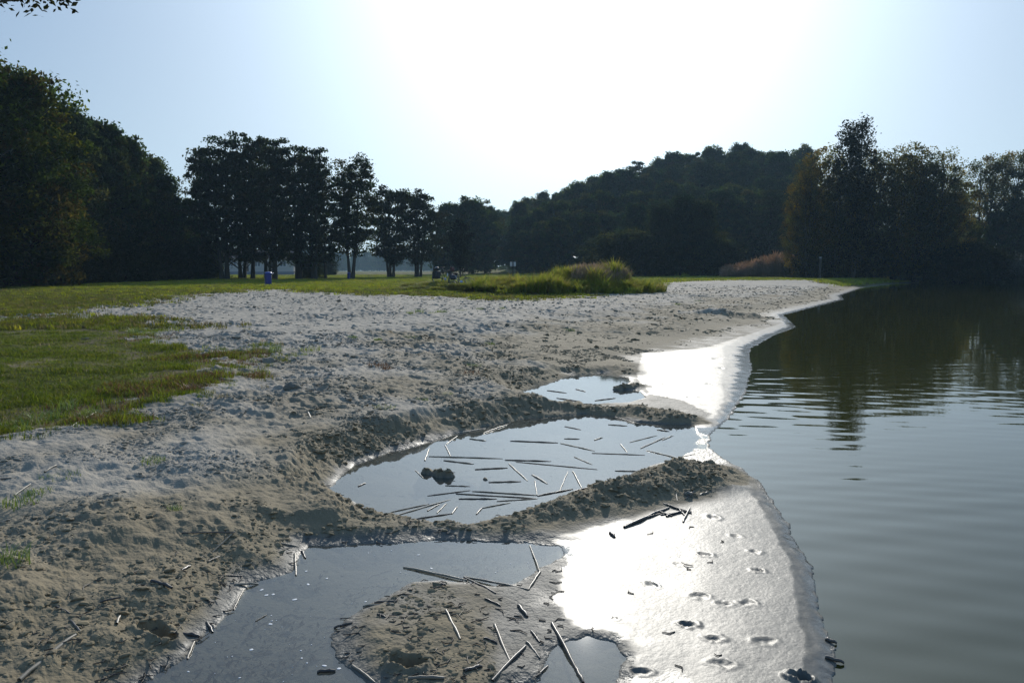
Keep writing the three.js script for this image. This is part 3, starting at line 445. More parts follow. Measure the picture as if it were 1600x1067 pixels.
{ // bird's nest high in an open crown
  const r = rngOf(8), [x, z] = at(1573, 121), G = new Geo(); for (let i = 0; i < 160; i++) { const a = r() * 6.28, e = (r() - .5) * 1.6, R = .42; const p = [Math.cos(a) * R * Math.cos(e), Math.sin(e) * .36, Math.sin(a) * R * Math.cos(e)], q = r() * 6.28; G.tube([[p[0] - Math.cos(q) * .3, p[1] - .08, p[2] - Math.sin(q) * .3], [p[0] * 1.1, p[1] + .03, p[2] * 1.1], [p[0] + Math.cos(q) * .3, p[1] + (r() - .5) * .2, p[2] + Math.sin(q) * .3]], [.03, .035, .02], 4); }
  const m = new THREE.Mesh(G.build(false), barkMat); m.position.set(x, topOf(270, 121), z); m.userData.kind = 'thing'; top(m, 'bird_nest', 'dark round twig nest high in an open-crowned tree', 'nest');
}

// ------------------------------------------------------------------ grass and reeds
const bladeMat = new THREE.MeshPhysicalMaterial({ color: 0xffffff, roughness: 0.85, transmission: 0.6, thickness: 0, specularIntensity: .2, side: THREE.DoubleSide });
function tuft(seed, nb, hgt, spread, wid, lean = .6) {
  const r = rngOf(seed), G = new Geo();
  for (let i = 0; i < nb; i++) {
    const a = r() * 6.28, q = Math.sqrt(r()) * spread, x = Math.cos(a) * q, z = Math.sin(a) * q, h = hgt * (.5 + .6 * r()), b = r() * 6.28, ln = lean * h * (.3 + r()), dx = Math.cos(b), dz = Math.sin(b), w = wid * (.6 + .7 * r()), k = G.p.length / 3;
    const px = -dz * w, pz = dx * w;
    G.p.push(x - px, -.02, z - pz, x + px, -.02, z + pz, x + dx * ln * .35 - px * .8, h * .6, z + dz * ln * .35 - pz * .8, x + dx * ln * .35 + px * .8, h * .6, z + dz * ln * .35 + pz * .8, x + dx * ln, h, z + dz * ln);
    const n = [dx * -.5, .6, dz * -.5]; for (let q2 = 0; q2 < 5; q2++) { G.n.push(...n); G.c.push(1, 1, 1); }
    G.i.push(k, k + 1, k + 2, k + 1, k + 3, k + 2, k + 2, k + 3, k + 4);
  }
  return G.build(false);
}
const M4 = new THREE.Matrix4(), QT = new THREE.Quaternion(), VP = new THREE.Vector3(), VS = new THREE.Vector3(), UPV = new THREE.Vector3(0, 1, 0), CO = new THREE.Color();
function sow(name, label, category, geo, list, cols, mat = bladeMat) {   // list: [x, z, scale, height scale]
  const im = new THREE.InstancedMesh(geo, mat, list.length), r = rngOf(list.length + 3);
  list.forEach(([x, z, s, hs = 1, c = -1], i) => {
    QT.setFromAxisAngle(UPV, r() * 6.28); im.setMatrixAt(i, M4.compose(VP.set(x, heightAt(x, z) - .005, z), QT, VS.set(s, s * hs, s)));
    const C = cols[c >= 0 ? c : Math.floor(r() * cols.length)], v = .75 + .5 * r(); im.setColorAt(i, CO.setRGB(C[0] * v, C[1] * v, C[2] * v));
  });
  return top(im, name, label, category, null, 'stuff');
}
const GRASS = [[.27, .32, .015], [.31, .35, .018], [.22, .28, .012], [.32, .30, .03]], STRAW = [.34, .28, .15], RED = [.19, .105, .045];
{ // turf beside the beach, nearer than the meadow
  const L = [], r = rngOf(31);
  for (let i = 0; i < 60000 && L.length < 20000; i++) { const d = 6 + 16 * r(), x = -d * (.1 + r() * .85), z = -d; if (x < -.75 * d - 1) continue; const g = grassy(x, z); if (g <= -.9 * r() * r()) continue; const th = fbm(x * .9, z * .9, 3); if (th < .12 && r() < .8) continue; const edge = g < .4, red = edge && r() < .4 && fbm(x * .6 + 30, z * .6, 2) > .1; L.push([x, z, (.55 + .6 * r()) * (1 + Math.max(0, th) * .6), edge ? .6 + .8 * r() : .5 + .4 * r(), red ? 5 : r() < .06 ? 4 : Math.floor(r() * 4)]); }
  sow('turf_grass', 'short green and reddish grass growing over the sand', 'grass', tuft(1, 22, .06, .08, .003, 1.1), L, [...GRASS.map(([r, g, b]) => [r * .72, g * .75, b]), STRAW, RED]);
}
{ // meadow
  const L = [], r = rngOf(32);
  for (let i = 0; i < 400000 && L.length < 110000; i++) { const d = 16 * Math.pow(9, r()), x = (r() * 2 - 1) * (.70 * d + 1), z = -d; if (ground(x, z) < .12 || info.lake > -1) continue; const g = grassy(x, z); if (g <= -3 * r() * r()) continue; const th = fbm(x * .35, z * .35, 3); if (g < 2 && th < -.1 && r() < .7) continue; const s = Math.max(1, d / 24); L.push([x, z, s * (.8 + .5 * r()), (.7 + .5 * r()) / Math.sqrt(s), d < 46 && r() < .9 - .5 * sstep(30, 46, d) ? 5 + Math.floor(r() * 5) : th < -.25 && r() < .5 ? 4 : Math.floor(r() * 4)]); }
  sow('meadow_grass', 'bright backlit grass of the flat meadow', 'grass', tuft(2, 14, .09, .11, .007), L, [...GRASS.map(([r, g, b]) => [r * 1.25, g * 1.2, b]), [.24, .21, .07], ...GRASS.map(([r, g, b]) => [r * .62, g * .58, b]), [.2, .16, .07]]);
}
{ // grassy mound: long arching blades, seed heads on its top
  const L = [], S = [], F = [], r = rngOf(33);
  const xs = MOUND.map((m) => m[0]), zs = MOUND.map((m) => m[1]);
  for (let i = 0; i < 90000 && L.length < 16000; i++) { const x = mix(Math.min(...xs) - 3, Math.max(...xs) + 3, r()), z = mix(Math.min(...zs) - 5, Math.max(...zs) + 6, r()), b = alongLine(MOUND, x, z); if (b < .08 * (1 + r()) + .05 * fbm(x, z, 2)) continue; const cl = fbm(x * .8, z * .8, 2), lo = x < at(742, 45)[0] ? .35 : 1; L.push([x, z, (.7 + .6 * r()) * (1 + cl * .6), lo * (.45 + .5 * r() + Math.max(0, cl)), Math.floor(r() * 5)]); if (b > .4 && x > at(893, 44)[0] && r() < .4) S.push([x, z, .65 + .3 * r(), .8 + .4 * r()]); if (x < at(785, 44)[0] && x > at(705, 44)[0] && z > -45 && r() < .2) F.push([x, z, .7 + .5 * r(), 1]); }
  sow('mound_grass', 'long arching yellow-green grass on the low mound', 'grass', tuft(3, 16, .42, .14, .012, 1.1), L, [[.3, .34, .03], [.36, .37, .04], [.24, .29, .03], [.4, .36, .07], [.4, .31, .09]]);
  const seed = new Geo(), rr = rngOf(4); for (let i = 0; i < 5; i++) { const a = rr() * 6.28, q = rr() * .12, x = Math.cos(a) * q, z = Math.sin(a) * q, h = .72 + .35 * rr(); seed.tube([[x, 0, z], [x * 1.3, h * .7, z * 1.3], [x * 1.7, h, z * 1.7]], [.004, .004, .003], 3); seed.tube([[x * 1.65, h * .82, z * 1.65], [x * 1.75, h * .92, z * 1.75], [x * 1.9, h * 1.08, z * 1.9]], [.004, .017, .003], 4); }
  sow('seed_head_grass', 'pinkish dry seed heads on top of the grassy mound', 'grass', seed.build(false), S, [[.5, .4, .3], [.58, .47, .36]]);
  const lf = new Geo(), r5 = rngOf(6); for (let i = 0; i < 60; i++) { const a = r5() * 6.28, q = Math.sqrt(r5()) * .3; lf.leaf(Math.cos(a) * q, .03 + r5() * .26 * (1 - q), Math.sin(a) * q, .05 + .04 * r5(), r5, [1, 1, 1]); }
  sow('leafy_weeds', 'dark shiny-leaved weeds at the end of the grassy mound', 'weeds', lf.build(false), F, [[.12, .17, .05], [.16, .2, .06]], new THREE.MeshPhysicalMaterial({ color: 0xffffff, roughness: .32, transmission: .2, thickness: 0, side: THREE.DoubleSide }));
}
{ // rough grass along the bank beyond the beach
  const L = [], r = rngOf(34);
  for (let i = 0; i < 60000 && L.length < 9000; i++) { const px = 985 + 380 * r(), d = 58 + 40 * r(), [x, z] = at(px, d); if (info.lake > -1 || grassy(x, z) <= 0 || ground(x, z) < .2 || info.lake > -1.5) continue; L.push([x, z, .8 + .7 * r(), .6 + .6 * r()]); }
  sow('bank_grass', 'rough tussocky grass along the bank beyond the sand', 'grass', tuft(7, 14, .22, .16, .014, 1), L, [[.12, .16, .03], [.16, .19, .035], [.09, .12, .028], [.2, .18, .06]]);
}
{ // reeds
  const reed = (seed, plume) => { const r = rngOf(seed), G = new Geo(); for (let i = 0; i < 7; i++) { const a = r() * 6.28, q = r() * .25, x = Math.cos(a) * q, z = Math.sin(a) * q, h = 1.7 + .7 * r(), lx = (r() - .5) * .5, lz = (r() - .5) * .5; G.tube([[x, 0, z], [x + lx * .4, h * .6, z + lz * .4], [x + lx, h, z + lz]], [.012, .01, .006], 3); if (plume) G.tube([[x + lx * .9, h * .93, z + lz * .9], [x + lx, h * 1.0, z + lz], [x + lx * 1.4, h * 1.12, z + lz * 1.4]], [.01, .045, .008], 4); for (let q2 = 0; q2 < 5; q2++) { const y = h * (.25 + .6 * r()), b = r() * 6.28, l = .35 + .3 * r(), k = G.p.length / 3, cx = x + lx * y / h, cz = z + lz * y / h; G.p.push(cx, y, cz, cx + Math.cos(b) * l * .5 - Math.sin(b) * .018, y + .22, cz + Math.sin(b) * l * .5 + Math.cos(b) * .018, cx + Math.cos(b) * l * .5 + Math.sin(b) * .018, y + .22, cz + Math.sin(b) * l * .5 - Math.cos(b) * .018, cx + Math.cos(b) * l, y + .08, cz + Math.sin(b) * l); for (let s = 0; s < 4; s++) { G.n.push(0, 1, 0); G.c.push(1, 1, 1); } G.i.push(k, k + 1, k + 2, k + 1, k + 3, k + 2); } } return G.build(false); };
  const A = [], B = [], r = rngOf(35);
  for (let i = 0; i < 2600; i++) { const px = 1128 + 135 * Math.pow(r(), .8), d = 104 + 9 * r(), [x, z] = at(px, d); ground(x, z); if (info.lake < -2) A.push([x, z, .8 + .4 * r(), .25 + .35 * r() + .7 * sstep(1125, 1215, px) * (.6 + .4 * r()) + .25 * fbm(x * .5, z * .5, 2)]); }
  for (let i = 0; i < 14000 && B.length < 4200; i++) { const px = 1445 + 380 * r(), d = 88 + 18 * r(), [x, z] = at(px, d); ground(x, z); if (info.lake < .3 && info.lake > -5) B.push([x, z, 1 + .4 * r(), (px > 1450 ? 1.15 : .6) * (.85 + .3 * r())]); }
  sow('dry_reed_bed', 'pinkish-brown dry reeds between the hill bushes and willows', 'reeds', reed(1, true), A, [[.5, .34, .23], [.58, .42, .28], [.4, .3, .17]]);
  sow('lake_reed_bed', 'dark olive reed belt along the far lake bank', 'reeds', reed(2, false), B, [[.06, .06, .02], [.08, .07, .026], [.05, .055, .02]]);
}
{ // single tufts on the sand
  const geos = [tuft(41, 80, .05, .09, .0022, 1.3), tuft(42, 70, .065, .06, .002, 1.1), tuft(43, 70, .04, .12, .002, 1.4)], green = new THREE.MeshPhysicalMaterial({ color: new THREE.Color().setRGB(.24, .31, .045), roughness: .8, transmission: .5, thickness: 0, side: THREE.DoubleSide }), rust = new THREE.MeshPhysicalMaterial({ color: new THREE.Color().setRGB(.24, .13, .06), roughness: .8, transmission: .4, thickness: 0, side: THREE.DoubleSide });
  const spots = [[240, 722, 1], [272, 797, .7], [95, 745, 1.1], [30, 790, 1.3], [15, 880, 1.5], [600, 638, 1], [660, 638, .8], [740, 571, 1.6], [700, 655, .5], [765, 537, 1.2], [590, 533, 1.3], [640, 528, 1.4], [550, 533, 1.2], [655, 489, 2], [670, 491, 2], [690, 488, 2], [640, 490, 1.8], [720, 486, 1.6], [750, 485, 1.6], [785, 483, 1.6], [890, 520, 1.3], [60, 770, .9], [100, 640, 2], [20, 670, 2.2], [70, 655, 1.6], [210, 520, 2], [230, 518, 1.8], [1060, 478, 1.6], [140, 650, 1.5], [470, 548, 1.6], [450, 552, 1.8], [430, 545, 2], [1090, 470, 1.5]];
  spots.forEach(([px, py, s], i) => { const h0 = .25, [x0, z0] = P(px, py, h0), [x, z] = P(px, py, heightAt(x0, z0)), m = new THREE.Mesh(geos[i % 3], green); m.position.set(x, heightAt(x, z) - .005, z); m.scale.setScalar(s); m.rotation.y = i; top(m, 'grass_tuft', 'small green grass tuft growing alone in the sand', 'grass tuft', 'grass tufts on the sand'); });
  [[592, 574, 1.7], [605, 577, 1.2], [735, 583, 1.3], [320, 606, 1.6], [300, 610, 1.5]].forEach(([px, py, s], i) => { const [x0, z0] = P(px, py, .25), [x, z] = P(px, py, heightAt(x0, z0)), m = new THREE.Mesh(geos[i % 3], rust); m.position.set(x, heightAt(x, z) - .005, z); m.scale.setScalar(s); top(m, 'rusty_weed', 'small rust-brown withered weed on the sand', 'weed', 'withered weeds on the sand'); });
}

{ // crumbs and clods of sand kicked up by feet
  const mk = (seed) => { const g = new THREE.IcosahedronGeometry(1, 1), p = g.attributes.position, r = rngOf(seed), o = r() * 50; for (let i = 0; i < p.count; i++) { const x = p.getX(i), y = p.getY(i), z = p.getZ(i), k = 1 + .5 * pn(x * 1.3 + o, y * 1.3 + z * 1.7) + .25 * pn(x * 3.1, z * 3.1 + y * 2.3 + o); p.setXYZ(i, x * k * 1.2, y * k * .75, z * k); } g.computeVertexNormals(); return g; };
  [[0, 12000, 2.4, 7.5, .003, .016], [1, 11000, 6, 16, .006, .028], [2, 13000, 14, 62, .012, .055]].forEach(([k, n, d0, d1, s0, s1]) => {
    const r = rngOf(70 + k), L = [];
    for (let i = 0; i < n * 12 && L.length < n; i++) {
      const d = Math.sqrt(mix(d0 * d0, d1 * d1, r())), x = (r() * 2 - 1) * (.70 * d + .5), z = -d, h = ground(x, z);
      if (h < .035 || info.lake > -.25) continue; const lake = info.lake, ridge = info.ridge, damp = sstep(.33, .14, h + .12 * fbm(x * .7, z * .7, 3) - ridge * .3);
      if ((d > 6 && grassy(x, z) > -.1) || (d < 24 && flatOf(x, z) > .3)) continue;
      if (fbm(x * 1.1, z * 1.1, 4) + .35 * r() < .22 && ridge < .03) continue;
      L.push([x, h + relief(x, z, h), z, mix(s0, s1, r() ** 4), damp]);
    }
    const im = new THREE.InstancedMesh(mk(k + 5), std(1, 1, 1, .95), L.length);
    L.forEach(([x, y, z, q, damp], i) => { QT.setFromEuler(new THREE.Euler((r() - .5) * .8, r() * 6.28, (r() - .5) * .8)); im.setMatrixAt(i, M4.compose(VP.set(x, y - q * .12, z), QT, VS.set(q * (1 + r() * .8), q * .8, q * (1 + r() * .5)))); const v = .85 + .25 * r(); im.setColorAt(i, CO.setRGB(mix(.33, .22, damp) * v, mix(.285, .172, damp) * v, mix(.218, .098, damp) * v)); });
    top(im, ['fine_sand_crumbs', 'sand_crumbs', 'coarse_sand_crumbs'][k], ['fine crumbs of damp sand scattered round the pools', 'loose crumbs of sand on the trampled beach', 'coarse lumps of loose sand on the far beach'][k], 'sand crumbs', null, 'stuff');
  });
}

// ------------------------------------------------------------------ reed stalks and sticks
const stalkGeos = [1, 2, 3, 4].map((s) => { const r = rngOf(s * 7), G = new Geo(), pts = [], rad = []; for (let i = 0; i <= 6; i++) { pts.push([(r() - .5) * .006, (r() - .5) * .004 + (i === 0 || i === 6 ? -.004 : 0), i / 6 - .5]); rad.push(.5 * (1 + (i % 2 ? -.06 : .14)) * (i === 6 ? .7 : 1)); } G.tube(pts, [...rad].map((v) => v * .02), 7); return G.build(false); });
const stalkMats = [std(.2, .16, .11, .42), std(.1, .08, .06, .4), std(.3, .245, .17, .45), std(.06, .048, .038, .38)];
function stalk(px0, py0, px1, py1, thick, label, group, pale = -1, floating = false) {
  const end = (px, py) => { if (floating) return new THREE.Vector3(P(px, py, .006)[0], .006, P(px, py, .006)[1]); let h = .1; for (let k = 0; k < 3; k++) { const [x, z] = P(px, py, h); h = heightAt(x, z); } h = Math.max(h, .004); const [x, z] = P(px, py, h); return new THREE.Vector3(x, h + thick * .8, z); };
  const a = end(px0, py0), b = end(px1, py1), m = new THREE.Mesh(stalkGeos[Math.floor(rnd() * 4)], stalkMats[pale >= 0 ? pale : Math.floor(rnd() * 4)]), l = a.distanceTo(b);
  m.position.copy(a).add(b).multiplyScalar(.5); m.lookAt(b); m.scale.set(thick / .01, thick / .01, l);
  return top(m, 'reed_stalk', label, 'reed stalk', group);
}
for (const [x0, y0, x1, y1] of [[700, 303, 875, 310], [898, 295, 955, 296], [400, 360, 672, 368], [455, 375, 565, 388], [680, 373, 850, 378], [720, 380, 1020, 408], [1000, 348, 1195, 355], [885, 312, 1010, 340], [1140, 308, 1240, 283], [1180, 330, 1270, 290], [1060, 243, 1130, 248], [1085, 215, 1160, 238], [1200, 338, 1330, 370], [1330, 362, 1380, 352], [1085, 413, 1180, 415], [695, 388, 762, 450], [620, 455, 740, 452], [395, 505, 552, 485], [500, 497, 800, 515], [560, 488, 800, 503], [510, 516, 650, 516], [650, 525, 800, 515], [800, 505, 930, 480], [930, 490, 1050, 457], [990, 487, 1090, 457], [260, 565, 400, 535], [270, 580, 480, 518], [350, 590, 485, 570], [485, 570, 505, 545], [575, 572, 595, 550], [595, 550, 700, 530], [395, 560, 440, 535], [430, 568, 465, 533], [880, 490, 912, 415], [930, 415, 962, 475], [465, 315, 505, 285], [460, 320, 480, 360], [600, 275, 690, 243], [500, 275, 610, 258], [350, 412, 380, 440], [570, 408, 690, 402], [935, 362, 1000, 390], [790, 450, 797, 500], [1105, 315, 1130, 345], [460, 467, 552, 470], [140, 470, 168, 458], [780, 428, 835, 460], [550, 295, 610, 303], [900, 250, 960, 262], [1010, 300, 1040, 290], [385, 375, 402, 330], [1240, 262, 1285, 268], [1260, 300, 1300, 283]])
  stalk(500 + .425 * x0, 560 + .425 * y0, 500 + .425 * x1, 560 + .425 * y1, (.0035 + .0035 * rnd()), 'broken reed stalk floating in the large sand pool', 'reed stalks in the large pool', -1, true);
for (const [x0, y0, x1, y1] of [[855, 610, 885, 614], [870, 622, 905, 627], [930, 626, 962, 622], [880, 628, 915, 631], [900, 608, 915, 612]]) stalk(x0, y0, x1, y1, .007, 'broken reed stalk lying in the small bright pool', 'reed stalks in the small pool', 1, true);
for (const [x0, y0, x1, y1, t = .009, p = -1] of [[985, 153, 1210, 200], [1200, 188, 1430, 233], [1200, 190, 1312, 245], [1435, 75, 1472, 170, .006], [1472, 170, 1430, 232], [1090, 215, 1135, 216, .01, 3], [840, 292, 950, 285], [880, 280, 960, 275], [1135, 308, 1185, 410, .01, 0], [1310, 360, 1390, 565, .011, 0], [1300, 560, 1420, 435, .011, 1], [1515, 355, 1600, 515, .012, 1], [1600, 515, 1625, 565, .011, 1], [1395, 290, 1425, 330, .012], [1425, 420, 1470, 478], [800, 505, 880, 565, .009, 0], [1000, 552, 1130, 550, .012, 0], [1200, 525, 1265, 508, .012, 3], [675, 528, 740, 524, .011, 3], [735, 370, 800, 352], [595, 105, 598, 182, .009, 2], [620, 95, 632, 120], [190, 30, 380, 28, .006], [380, 25, 300, 100, .006, 2], [285, 132, 375, 95, .007, 0], [335, 183, 440, 186, .007], [380, 215, 465, 212], [410, 235, 375, 305, .006, 0], [280, 350, 300, 385, .009], [0, 450, 100, 505, .008, 2], [235, 420, 210, 480, .008, 2], [530, 65, 610, 80, .007], [440, 110, 475, 90, .007, 2], [455, 345, 495, 322, .004], [1275, 265, 1330, 290, .007, 3], [1270, 405, 1320, 425, .008, 3], [1440, 380, 1470, 420, .007, 3], [890, 320, 920, 330, .006, 3], [1460, 545, 1500, 505, .007]])
  stalk(200 + .4375 * x0, 820 + .4375 * y0, 200 + .4375 * x1, 820 + .4375 * y1, t * .62, 'broken reed stalk around the mud hump and dark pool', 'reed stalks around the dark pool', p);
for (const [x0, y0, x1, y1, t = .005, p = -1] of [[80, 1060, 325, 862, .008, 2], [510, 915, 675, 1000, .007, 0], [670, 975, 730, 945, .007], [190, 160, 240, 130, .006, 2], [0, 380, 40, 365, .006, 2], [500, 815, 515, 780, .006, 2], [0, 190, 150, 185], [130, 300, 160, 290], [240, 740, 300, 770, .004], [300, 800, 345, 850, .005], [60, 260, 130, 210, .004, 2], [430, 720, 520, 700, .004], [750, 860, 860, 870, .009, 3], [780, 585, 820, 565, .006, 3], [650, 630, 740, 660, .008, 3]])
  stalk(.3626 * x0, 680 + .3626 * y0, .3626 * x1, 680 + .3626 * y1, t, 'dry reed stalk lying on the damp trampled sand', 'reed stalks on the damp sand', p);
for (const [x0, y0, x1, y1, t = .006, p = 2] of [[335, 765, 460, 690, .008], [390, 760, 740, 722, .005, 1], [470, 690, 600, 685, .006], [380, 640, 390, 630, .008], [915, 575, 925, 555, .009], [300, 640, 320, 628, .008], [480, 705, 495, 690], [550, 690, 555, 720], [1480, 690, 1490, 715], [1180, 690, 1170, 700], [390, 340, 425, 336, .012]])
  stalk(.325 * x0, 420 + .325 * y0, .325 * x1, 420 + .325 * y1, t, 'pale dry reed stalk lying beside the near turf', 'reed stalks beside the turf', p);
for (const [x0, y0, x1, y1, t = .006, p = 1] of [[630, 285, 790, 215, .009], [640, 275, 760, 235, .006], [770, 200, 870, 235, .006], [810, 130, 820, 190, .004, 2], [840, 265, 865, 215, .006], [850, 185, 880, 158, .009], [780, 245, 850, 225, .007, 3], [900, 170, 940, 160, .008], [740, 225, 800, 245, .006, 3], [820, 215, 850, 245, .005], [760, 240, 870, 228, .005], [580, 305, 595, 320, .009, 3]])
  stalk(700 + .4375 * x0, 700 + .4375 * y0, 700 + .4375 * x1, 700 + .4375 * y1, t, 'broken reed stalk in the tangle at the foot of the sand ridge', 'reed stalks at the sand ridge', p);
for (const [x0, y0, x1, y1] of [[1290, 1028, 1320, 1037], [1290, 1000, 1308, 1006]]) stalk(x0, y0, x1, y1, .007, 'short dark stick lying at the lake edge', 'sticks at the lake edge', 1);
{ // bits of reed litter trodden into the mud, flecks of foam on the dark pool
  const L = [], r = rngOf(61), G = new Geo(); G.tube([[0, .004, -.5], [.03, .006, 0], [0, .004, .5]], [.004, .005, .003], 4);
  const g = G.build(false), im = [];
  for (let i = 0; i < 9000 && L.length < 520; i++) { const px = 0 + 1150 * r(), py = 560 + 507 * r(), [x, z] = P(px, py, .08), h = ground(x, z); if (info.lake > -.3 || h > .16 || (h > .06 && r() < .6) || (px > 880 && r() < .93) || (h < 0 && r() < .3)) continue; L.push([x, z, .03 + .09 * r() * r(), 1]); }
  const lm = new THREE.InstancedMesh(g, std(1, 1, 1, .6), L.length);
  L.forEach(([x, z, s], i) => { QT.setFromAxisAngle(UPV, r() * 6.28); lm.setMatrixAt(i, M4.compose(VP.set(x, heightAt(x, z), z), QT, VS.set(.6, .6, s))); const v = .03 + .10 * r() * r(); lm.setColorAt(i, CO.setRGB(v, v * .8, v * .58)); });
  top(lm, 'reed_litter', 'tiny broken bits of reed trodden into the mud', 'litter', null, 'stuff');
  const leafG = new Geo(); leafG.leaf(0, 0, 0, .5, rngOf(3), [1, 1, 1], 3); const Q = [];
  for (let i = 0; i < 9000 && Q.length < 620; i++) { const px = 230 + 660 * r(), py = 848 + 219 * r(), [x, z] = P(px, py, -.03); if (sdf(POND_LOW, x, z) < -.05 && fbm(x * 1.5, z * 1.5, 2) + .5 * r() > .1) Q.push([x, z]); }
  const sm = new THREE.InstancedMesh(leafG.build(false), new THREE.MeshStandardMaterial({ color: 0xffffff, roughness: .9, side: THREE.DoubleSide }), Q.length);
  Q.forEach(([x, z], i) => { const q = .02 + .07 * r() * r(); QT.setFromEuler(new THREE.Euler((r() - .5) * .3, r() * 6.28, (r() - .5) * .3)); sm.setMatrixAt(i, M4.compose(VP.set(x, Math.min(-.006, heightAt(x, z) + .008), z), QT, VS.set(q * 1.4, q * .25, q * .5))); const v = .025 + .05 * r(); sm.setColorAt(i, CO.setRGB(v, v * .85, v * .65)); });
  top(sm, 'sunken_leaf_litter', 'dark leaf litter lying on the bed of the dark pool', 'leaf litter', null, 'stuff');
  const disc = new THREE.SphereGeometry(1, 8, 5), F = [];
  for (let i = 0; i < 4000 && F.length < 70; i++) { const px = 250 + 640 * r(), py = 850 + 217 * r(), [x, z] = P(px, py, 0); if (sdf(POND_LOW, x, z) < -.03) F.push([x, z]); }
  const fm = new THREE.InstancedMesh(disc, std(.72, .72, .70, .6), F.length);
  F.forEach(([x, z], i) => { const s = .0015 + .008 * r() ** 3; QT.setFromAxisAngle(UPV, r() * 6.28); fm.setMatrixAt(i, M4.compose(VP.set(x, .005, z), QT, VS.set(s * (1 + r()), .0015, s))); });
  top(fm, 'foam_flecks', 'white foam flecks floating on the dark pool', 'foam', null, 'stuff');
  const clod = new THREE.IcosahedronGeometry(.075, 3), cp = clod.attributes.position; for (let i = 0; i < cp.count; i++) { const x = cp.getX(i), y = cp.getY(i), z = cp.getZ(i), k = 1 + .35 * pn(x * 22 + 3, y * 22 + z * 9) + .15 * pn(z * 50, x * 50 + y * 31); cp.setXYZ(i, x * k * 1.15, y * k * .75, z * k); } clod.computeVertexNormals();
  [[457, 616, 1.1, 'dark lump of sand alone on the trampled beach'], [1075, 775, .35, 'small mud lump against the sand ridge']].forEach(([px, py, s, lb]) => { const [x, z] = P(px, py, .24 * (s > 1 ? 1 : .2)), m = new THREE.Mesh(clod, std(.17, .155, .12, .95)); m.position.set(x, heightAt(x, z) + .02 * s, z); m.scale.setScalar(s); top(m, 'sand_clod', lb, 'clod'); });
}

// ------------------------------------------------------------------ bins, sign, bicycles, house, posts, gull
const blueMat = std(.012, .03, .22, .38), postMat = std(.25, .25, .24, .5, { metalness: .4 }), darkMat = std(.02, .02, .022, .5), whiteMat = std(.75, .75, .73, .5);
const cyl = (a, b, h, x = 0, y = 0, z = 0, n = 14) => { const g = new THREE.CylinderGeometry(a, b, h, n); g.translate(x, y, z); return g; };
const bar = (a, b, r, n = 8) => { const A = new THREE.Vector3(...a), B = new THREE.Vector3(...b), g = new THREE.CylinderGeometry(r, r, A.distanceTo(B), n); g.applyQuaternion(new THREE.Quaternion().setFromUnitVectors(UPV, B.clone().sub(A).normalize())); g.translate(...A.add(B).multiplyScalar(.5).toArray()); return g; };
const binProto = (() => {
  const g = new THREE.Group();
  part(g, 'post', mergeGeometries([cyl(.03, .03, 1.15, -.24, .55, 0), bar([-.24, .4, 0], [-.1, .4, 0], .015), bar([-.24, .85, 0], [-.1, .85, 0], .015)]), postMat);
  const prof = [[.0, .26], [.19, .26], [.205, .29], [.225, .95], [.232, .97], [.232, .99], [.0, .99]].map(([r, y]) => new THREE.Vector2(r, y));
  part(g, 'body', new THREE.LatheGeometry(prof, 24), blueMat);
  const lidProf = [[.245, .985], [.25, 1.0], [.23, 1.06], [.15, 1.11], [0, 1.125]].map(([r, y]) => new THREE.Vector2(r, y));
  const lid = part(g, 'lid', new THREE.LatheGeometry(lidProf, 24), std(.03, .06, .3, .3));
  part(lid, 'visor', new RoundedBoxGeometry(.16, .05, .3, 2, .02).translate(.27, 1.0, 0), std(.03, .06, .3, .3));
  part(g, 'bottom_flap', bar([.02, .15, 0], [.06, .26, 0], .015), postMat);
  return g;
})();
function bin(px, d, label, turn = 0, s = 1, tilt = 0) { const g = binProto.clone(), [x, z] = at(px, d); g.position.set(x, heightAt(x, z), z); g.rotation.set(0, turn, tilt); g.scale.setScalar(s); g.userData = {}; top(g, 'litter_bin', label, 'litter bin', 'blue litter bins'); }
bin(418.5, 50, 'blue litter bin on a grey post at the edge of the sand', 0, .9);
bin(1010, 112, 'small blue litter bin in front of the hill bushes', 1.2, 1);
bin(544, 84, 'blue litter bin at the foot of the forked slender trees', 2.4, .75, .12);
{ // notice board
  const g = new THREE.Group(), [x, z] = at(801.5, 76); g.position.set(x, heightAt(x, z), z);
  part(g, 'post', cyl(.05, .05, 2.0, 0, .9, 0), darkMat); part(g, 'base', cyl(.14, .18, .2, 0, .06, 0), darkMat);
  const bd = part(g, 'board', new RoundedBoxGeometry(.56, .44, .03, 2, .01).translate(0, 1.62, -.06), std(.55, .57, .57, .6)); part(bd, 'rim', new RoundedBoxGeometry(.6, .03, .05, 2, .01).translate(0, 1.86, -.06), darkMat); part(bd, 'lower_rail', new RoundedBoxGeometry(.56, .02, .045, 2, .008).translate(0, 1.48, -.06), darkMat);
  part(g, 'bracket', new RoundedBoxGeometry(.12, .18, .06, 2, .01).translate(0, 1.28, .02), darkMat);
  top(g, 'notice_board', 'pale notice board on a dark post beyond the grassy mound', 'sign');
  const s = new THREE.Mesh(bar([0, -.1, 0], [.04, .75, 0], .03), std(.09, .08, .06)); const [sx, sz] = at(797.5, 70); s.position.set(sx, heightAt(sx, sz), sz); top(s, 'wooden_stake', 'short thin stake beside the notice board', 'stake');
  const p = new THREE.Group(), [qx, qz] = at(1282, 93); p.position.set(qx, heightAt(qx, qz), qz); part(p, 'shaft', cyl(.13, .16, 2.5, 0, 1.2, 0), std(.06, .05, .04)); part(p, 'cap', cyl(.15, .15, .18, 0, 2.53, 0), std(.3, .3, .28)); top(p, 'wooden_post', 'wooden post with a white cap before the willows', 'post');
}
